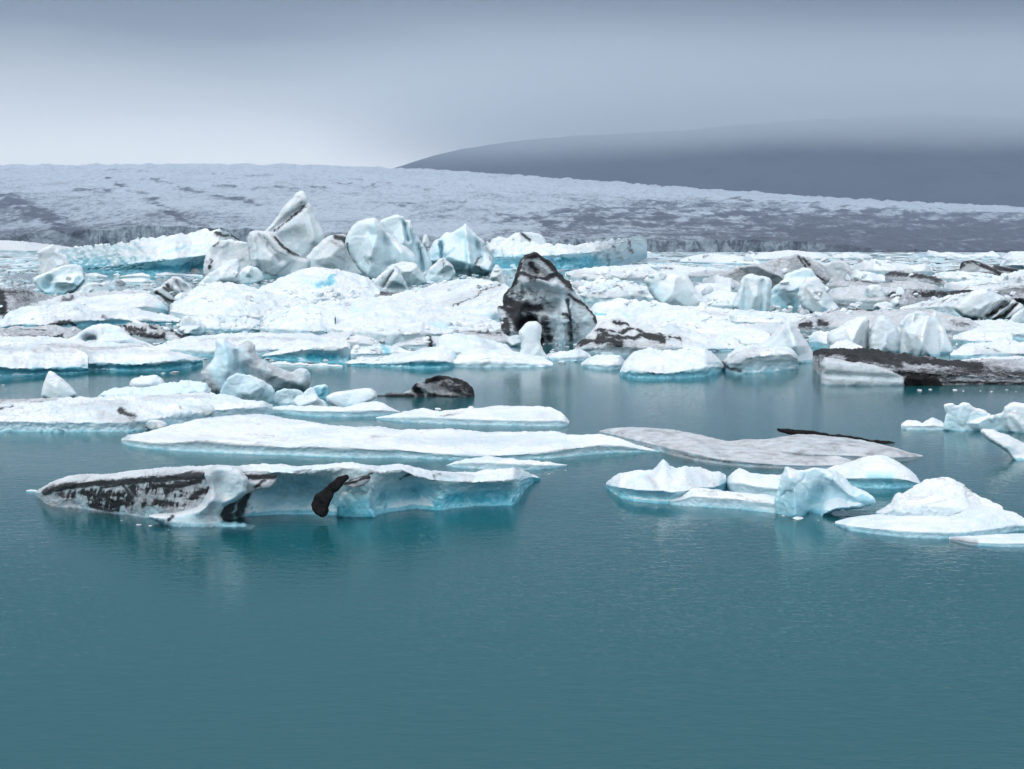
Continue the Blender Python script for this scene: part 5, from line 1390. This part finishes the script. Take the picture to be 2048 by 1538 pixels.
F1('snow hill with bright blue melt hollows in front of the twin peaks', [(500, 590, 600, 606), (530, 572, 600, 610), (560, 556, 600, 612), (600, 544, 600, 612), (640, 537, 598, 612), (670, 538, 598, 610), (705, 545, 598, 608), (735, 556, 596, 606), (760, 580, 596, 604)], size=4.5, depth=22, blue=.3, rough=.9,
   strokes=[('b', [(635, 574), (665, 568)], 8, .8), ('b', [(658, 560), (672, 556)], 4, .8), ('b', [(612, 566), (625, 570)], 6, .4)])
B1('white shed shaped block scored by two dark grooves', [(735, 572), (752, 556), (770, 542), (785, 532), (796, 540), (800, 548), (810, 560), (816, 575), (818, 592), (740, 592)], base=588, thick=4, blue=.3, facet=.5, ridges=[([(788, 540), (766, 572)], 3, -.5)],
   strokes=[('d', [(788, 542), (770, 570)], 1.6, .6), ('d', [(776, 540), (758, 564)], 1.2, .45), ('b', [(795, 560), (808, 575)], 8, .4)])
B1('blue white hummock with a sloping left flank before the grooved block', [(392, 575), (405, 558), (420, 546), (440, 532), (460, 520), (475, 517), (482, 528), (478, 550), (485, 580), (400, 588)], base=578, thick=4, blue=.3, facet=.6)
B1('pale blue lump squatting at the foot of the grooved block', [(474, 552), (484, 538), (498, 531), (515, 536), (528, 550), (526, 562), (500, 574), (478, 570)], base=568, thick=3.5, blue=.45, facet=.6)
F1('gleaming white slope stretching from the striped block to the spire', [(340, 610, 622, 632), (370, 590, 628, 640), (400, 572, 630, 644), (440, 565, 632, 648), (480, 568, 634, 648), (520, 578, 634, 646), (560, 592, 632, 642), (600, 604, 628, 636)], size=4, depth=26, rough=.7, blue=.25,
   strokes=[('b', [(455, 600), (475, 585)], 2, .5), ('g', [(420, 585), (450, 580)], 3, .3)])
B1('blue faced block with a torn black foot in the middle of the white slope', [(466, 618), (478, 598), (495, 585), (515, 578), (530, 575), (538, 590), (530, 602), (512, 608), (510, 630), (490, 634), (474, 626)], base=628, thick=2.5, blue=.4, facet=.4,
   strokes=[('d', [(484, 618), (504, 622)], 6, .95), ('d', [(472, 612), (482, 626)], 3, .7), ('d', [(506, 612), (512, 620)], 4, .6), ('b', [(490, 600), (520, 590)], 14, .4)])
F1('dirty fringed rubble heap right of the torn black foot', [(505, 622, 630, 634), (520, 606, 628, 636), (545, 600, 630, 638), (565, 612, 630, 636), (580, 625, 632, 636)], size=2.2, rough=1.6, strokes=[('g', [(515, 622), (545, 632)], 9, .7), ('d', [(520, 625), (530, 632)], 4, .5)])
F1('crumbly blue shadowed floe before the gleaming white slope', [(360, 640, 652, 660), (385, 634, 654, 664), (430, 632, 656, 666), (480, 634, 656, 666), (520, 640, 656, 664), (560, 648, 658, 664)], size=2.5, rough=1.3, facet=.8, blue=.6, depth=6)
B1('knobbly pale crag at the end of the ash streaked furrows', [(352, 655), (360, 642), (372, 630), (382, 632), (390, 642), (402, 645), (414, 655), (412, 668), (390, 676), (362, 668)], base=670, thick=2, blue=.35, grey=.15, rough=1.3, strokes=[('b', [(392, 662), (406, 660)], 7, .7)])
F1('long flat white pan with a pink grey seam behind the wave worn berg', [(330, 684, 690, 695), (380, 674, 694, 704), (440, 670, 696, 708), (520, 668, 698, 710), (600, 668, 696, 708), (660, 674, 696, 704), (700, 686, 696, 702)], size=2.2, rough=.9, depth=14, strokes=[('g', [(400, 685), (520, 680), (640, 684)], 3, .6)])
F1('pale shelf with a blue grey step left of the wave worn berg', [(300, 694, 698, 702), (330, 688, 698, 708), (370, 686, 700, 712), (420, 688, 702, 714), (470, 692, 704, 712)], size=1.8, blue=.7, depth=5)
F1('rumpled snow pan under the melt hollow hill', [(470, 606, 618, 628), (520, 600, 622, 634), (580, 598, 622, 634), (640, 602, 620, 630), (680, 608, 618, 624)], size=2.5, rough=1.3, depth=12)
# right margin
F1('long blue toned pan right of the split teeth', [(1905, 672, 678, 684), (1925, 664, 680, 688), (1960, 660, 682, 690), (2000, 662, 682, 690), (2025, 668, 682, 688)], size=1.8, blue=.6, depth=5)
F1('flat snow terrace reaching the frame edge behind the blue toned pan', [(1890, 654, 660, 666), (1930, 642, 662, 672), (1980, 640, 664, 676), (2040, 646, 668, 680), (2110, 650, 670, 682)], size=2, rough=.7, depth=12, blue=.5, under=.3)
F1('ragged white floe with a gull winged crest right of the split teeth', [(1900, 706, 710, 714), (1930, 694, 710, 716), (1960, 684, 708, 716), (2000, 682, 706, 716), (2010, 676, 706, 716), (2020, 684, 706, 716), (2060, 690, 708, 716), (2110, 694, 708, 716)], size=2, rough=1.1, blue=.5, depth=6,
   strokes=[('d', [(1970, 698), (2000, 706)], 2.5, .6), ('g', [(1950, 705), (2060, 710)], 5, .4)])
F1('smooth white toe of ice tucked behind the black crusted berg tail', [(1905, 722, 724, 727), (1960, 716, 724, 729), (2020, 714, 724, 730), (2110, 712, 724, 730)], size=1.2, depth=4)

F1('pale shelf of old ice at the glacier foot beyond the leaning tooth', [(-80, 478, 500, 504), (0, 480, 500, 505), (50, 483, 501, 506), (100, 489, 502, 506), (140, 494, 503, 506), (175, 500, 504, 506)], size=7, depth=160, grey=.35, blue=.4, rough=1.3)

F1('flat snowy pan in the gap between the smooth boulder and the square topped block', [(1385, 592, 606, 614), (1410, 584, 608, 618), (1440, 580, 610, 622), (1470, 584, 612, 622), (1500, 596, 612, 618)], size=2, depth=10)
F1('hummocky pan of white ice behind the smooth boulder', [(1380, 578, 586, 592), (1400, 568, 588, 596), (1430, 566, 588, 597), (1462, 572, 588, 594)], size=2, depth=10, rough=1.3)
# ------------------------------------------------------------------ loose small pieces
rnd = random.Random(11)


def chunk_mesh(seed, name='ice_chunk'):
    """an angular chunk about one metre wide"""
    r = np.random.RandomState(seed)
    n, mm = 22, 14
    u = np.linspace(0, 2 * np.pi, n, endpoint=False)
    V = [(0, 0, .5)]
    for j in range(1, mm):
        ph = math.pi * j / mm
        for a in u:
            V.append((math.sin(ph) * math.cos(a) * .5, math.sin(ph) * math.sin(a) * .5, math.cos(ph) * .5))
    V.append((0, 0, -.5))
    V = np.array(V)
    # cut by random planes: facets with rounded wear
    for k in range(9):
        d = r.normal(size=3); d /= np.linalg.norm(d)
        h = r.uniform(.26, .46)
        s_ = V @ d
        V = V - np.where(s_ > h, (s_ - h) * .97, 0)[:, None] * d
    V += V * (0.05 * fbm(V * 3 + seed, 3))[:, None]
    V *= np.array([1, r.uniform(.6, 1), r.uniform(.5, .95)])
    T = []
    for i in range(n):
        T.append((0, 1 + i, 1 + (i + 1) % n))
    for j in range(mm - 2):
        for i in range(n):
            a, b = 1 + j * n + i, 1 + j * n + (i + 1) % n
            T.append((a, a + n, b + n)); T.append((a, b + n, b))
    e = len(V) - 1
    for i in range(n):
        T.append((e, 1 + (mm - 2) * n + (i + 1) % n, 1 + (mm - 2) * n + i))
    return V, np.array(T)


protos = []
for k in range(14):
    V, T = chunk_mesh(100 + k)
    me = mesh_np('ice_chunk', V, T)
    ca = me.color_attributes.new('wear', 'FLOAT_COLOR', 'POINT')
    A = np.zeros((len(V), 4), np.float32)
    side = 1 - V[:, 2] * 2
    A[:, 1] = np.clip((0.03 + 0.05 * (k % 3)) * side, 0, 1)
    A[:, 2] = 0.03 if k % 5 else 0.35
    A[:, 0] = 0.0 if k % 9 else 0.3
    A[:, 3] = 1
    ca.data.foreach_set('color', A.ravel())
    me.materials.append(ICE)
    protos.append(me)

# hand placed zones of loose chunks lying on and between the floes: (x0, x1, y0, y1, count, size px)
dg = bpy.context.evaluated_depsgraph_get()
bpy.context.view_layer.update()
zones = [(560, 720, 580, 612, 26, 11), (330, 560, 636, 668, 24, 10), (690, 860, 655, 702, 18, 11), (1130, 1330, 545, 612, 34, 12),
         (1400, 1640, 590, 640, 34, 14), (1540, 1720, 600, 628, 14, 12), (880, 1010, 640, 668, 10, 12), (1640, 1880, 590, 622, 12, 10),
         (0, 180, 600, 690, 10, 9), (1890, 2040, 555, 600, 8, 10), (420, 640, 600, 640, 14, 9), (1250, 1500, 640, 700, 8, 8), (200, 420, 560, 600, 8, 9), (730, 990, 560, 590, 12, 10),
         (600, 760, 700, 728, 10, 9)]
org = Vector((0, 0, CAMZ))
for (x0, x1, y0, y1, n_, sz) in zones:
    for _ in range(int(n_ * 1.7)):
        x, y = rnd.uniform(x0, x1), rnd.uniform(y0, y1)
        dx, dz = ray(x, y)
        dv = Vector((float(dx), 1.0, float(dz))).normalized()
        hit, loc, nor, fi, ob, mt = SC.ray_cast(dg, org, dv)
        if not hit or nor.z < 0.35 or loc.y > 700:
            continue
        if ob.name.startswith(('haze', 'low_cloud', 'glacier', 'mountain')):
            continue
        w = sz * 1.3 * rnd.uniform(.5, 1.5) / F * loc.y
        o = bpy.data.objects.new('ice_chunk', rnd.choice(protos))
        SC.collection.objects.link(o)
        o.location = (loc.x, loc.y, loc.z + 0.06 * w)
        o.rotation_euler = (rnd.uniform(-.4, .4), rnd.uniform(-.4, .4), rnd.uniform(0, 6.28))
        o.scale = (w, w * rnd.uniform(.7, 1.1), w * rnd.uniform(.6, 1.0))
        tag(o, 'small loose chunk of ice lying on the packed floes', 'ice chunk', 'small chunks strewn over the pack', 'thing')

# larger angular blocks tipped among the far floes
for _ in range(150):
    q = rnd.random()
    x0, x1, y0, y1 = (1230, 2040, 508, 560) if q < .5 else (1380, 2040, 560, 600) if q < .7 else (0, 420, 505, 600) if q < .82 else (980, 1300, 535, 600) if q < .92 else (330, 520, 545, 640)
    x, y = rnd.uniform(x0, x1), rnd.uniform(y0, y1)
    dx, dz = ray(x, y)
    hit, loc, nor, fi, ob, mt = SC.ray_cast(dg, org, Vector((float(dx), 1.0, float(dz))).normalized())
    if not hit or loc.z > 3.5 or nor.z < .3 or ob.name.startswith(('haze', 'low_cloud', 'glacier', 'mountain')):
        continue
    w = rnd.uniform(14, 34) * (0.6 + 0.4 * (y - 505) / 95) / F * loc.y
    o = bpy.data.objects.new('ice_block', rnd.choice(protos))
    SC.collection.objects.link(o)
    o.location = (loc.x, loc.y, max(loc.z, 0) + 0.10 * w)
    o.rotation_euler = (rnd.uniform(-.6, .6), rnd.uniform(-.6, .6), rnd.uniform(0, 6.28))
    o.scale = (w, w * rnd.uniform(.6, 1.0), w * rnd.uniform(.5, 1.25))
    tag(o, 'angular block of ice tipped among the crowded far floes', 'ice block', 'angular blocks among the far floes', 'thing')

# brash: the uncountable crumbs and pans between the bergs and the glacier
def brash(name, label, spots):
    VV, TT, AA, off = [], [], [], 0
    base = [chunk_mesh(300 + k) for k in range(6)]
    base = [(v, t_) for v, t_ in base]
    for (X, Y, w, hz) in spots:
        V, T = base[rnd.randrange(6)]
        a = rnd.uniform(0, 6.28)
        c_, s_ = math.cos(a), math.sin(a)
        R = np.array([[c_, -s_, 0], [s_, c_, 0], [0, 0, 1]])
        v = (V * np.array([w, w * rnd.uniform(.5, 1), hz * 2])) @ R.T + np.array([X, Y, hz * .15])
        VV.append(v); TT.append(T + off); off += len(V)
        A = np.zeros((len(V), 4), np.float32)
        A[:, 1] = rnd.choice((.1, .25, .5)); A[:, 2] = rnd.choice((.1, .3, .6)); A[:, 3] = 1
        A[:, 0] = rnd.choice((0, 0, 0, 0, 0, .0, .5))
        AA.append(A)
    me = mesh_np(name, np.concatenate(VV), np.concatenate(TT))
    ca = me.color_attributes.new('wear', 'FLOAT_COLOR', 'POINT')
    ca.data.foreach_set('color', np.concatenate(AA).ravel())
    return tag(new_obj(name, me, ICE), label, 'brash ice', None, 'stuff')


sp = []
for _ in range(9500):
    y = 505.5 + (rnd.random() ** 1.35) * 95
    x = rnd.uniform(-120, 2170)
    Y = float(gy(y))
    dx, _z = ray(x, y)
    # leave leads of open water
    lead = noise.noise(Vector((x * .006, y * .05, 3.0)))
    if lead > 0.30 or (lead > 0.0 and y > 530 and rnd.random() < .5):
        continue
    wpx = rnd.uniform(5, 26) * (0.5 + 0.5 * rnd.random())
    w = wpx / F * Y
    sp.append((float(dx) * Y, Y, w, min(w * rnd.uniform(.06, .22), 2.6 if rnd.random() < .1 else 1.1)))
for _ in range(3600):
    y = 505.2 + rnd.random() ** 1.3 * 36
    x = rnd.uniform(-120, 2170)
    Y = float(gy(y))
    dx, _z = ray(x, y)
    w = rnd.uniform(24, 70) / F * Y
    sp.append((float(dx) * Y, Y, w, rnd.uniform(.25, .8)))
brash('brash_ice', 'dense brash of small pans and crumbs reaching to the glacier', sp)
sp = []
for _ in range(2600):
    y = rnd.uniform(560, 728)
    x = rnd.uniform(-60, 2110)
    if y > 700 and 640 < x < 2110 and not (1100 < x < 1250):
        continue
    Y = float(gy(y))
    dx, _z = ray(x, y)
    w = rnd.uniform(4, 22) / F * Y
    sp.append((float(dx) * Y, Y, w, min(w * rnd.uniform(.12, .35), .8)))
brash('brash_rubble', 'crumbled ice filling the gaps between the packed floes', sp)

# crumbs adrift on the open water
for (x, y, wpx) in [(1312, 1012, 7), (1232, 986, 22), (1246, 990, 9), (1600, 1034, 30), (1560, 1030, 12), (1640, 1042, 16), (1665, 1045, 10), (880, 816, 24), (865, 818, 10), (700, 741, 5), (770, 743, 6), (8, 768, 20),
                    (1905, 781, 12), (1930, 783, 7), (1960, 781, 16), (1985, 782, 9), (2010, 780, 14), (2035, 781, 8), (1845, 778, 18), (1868, 777, 12), (1640, 744, 9), (1662, 748, 6), (1592, 757, 6),
                    (250, 1041, 12), (270, 1048, 16), (300, 1052, 10), (330, 1056, 8), (318, 745, 30), (350, 742, 24), (1090, 948, 10), (1140, 938, 8)]:
    x, y, wpx = x + rnd.uniform(-9, 9), y + rnd.uniform(-1.5, 4), wpx * rnd.uniform(.4, 1.0)
    Y = float(gy(y))
    dx, _z = ray(x, y)
    w = wpx / F * Y
    o = bpy.data.objects.new('ice_crumb', rnd.choice(protos))
    SC.collection.objects.link(o)
    o.location = (float(dx) * Y, Y, 0.03 * w)
    o.rotation_euler = (0, 0, rnd.uniform(0, 6.28))
    o.scale = (w, w * .7, w * .38)
    tag(o, 'tiny crumb of ice drifting at the edge of open water', 'ice crumb', 'crumbs of ice adrift on the lagoon', 'thing')
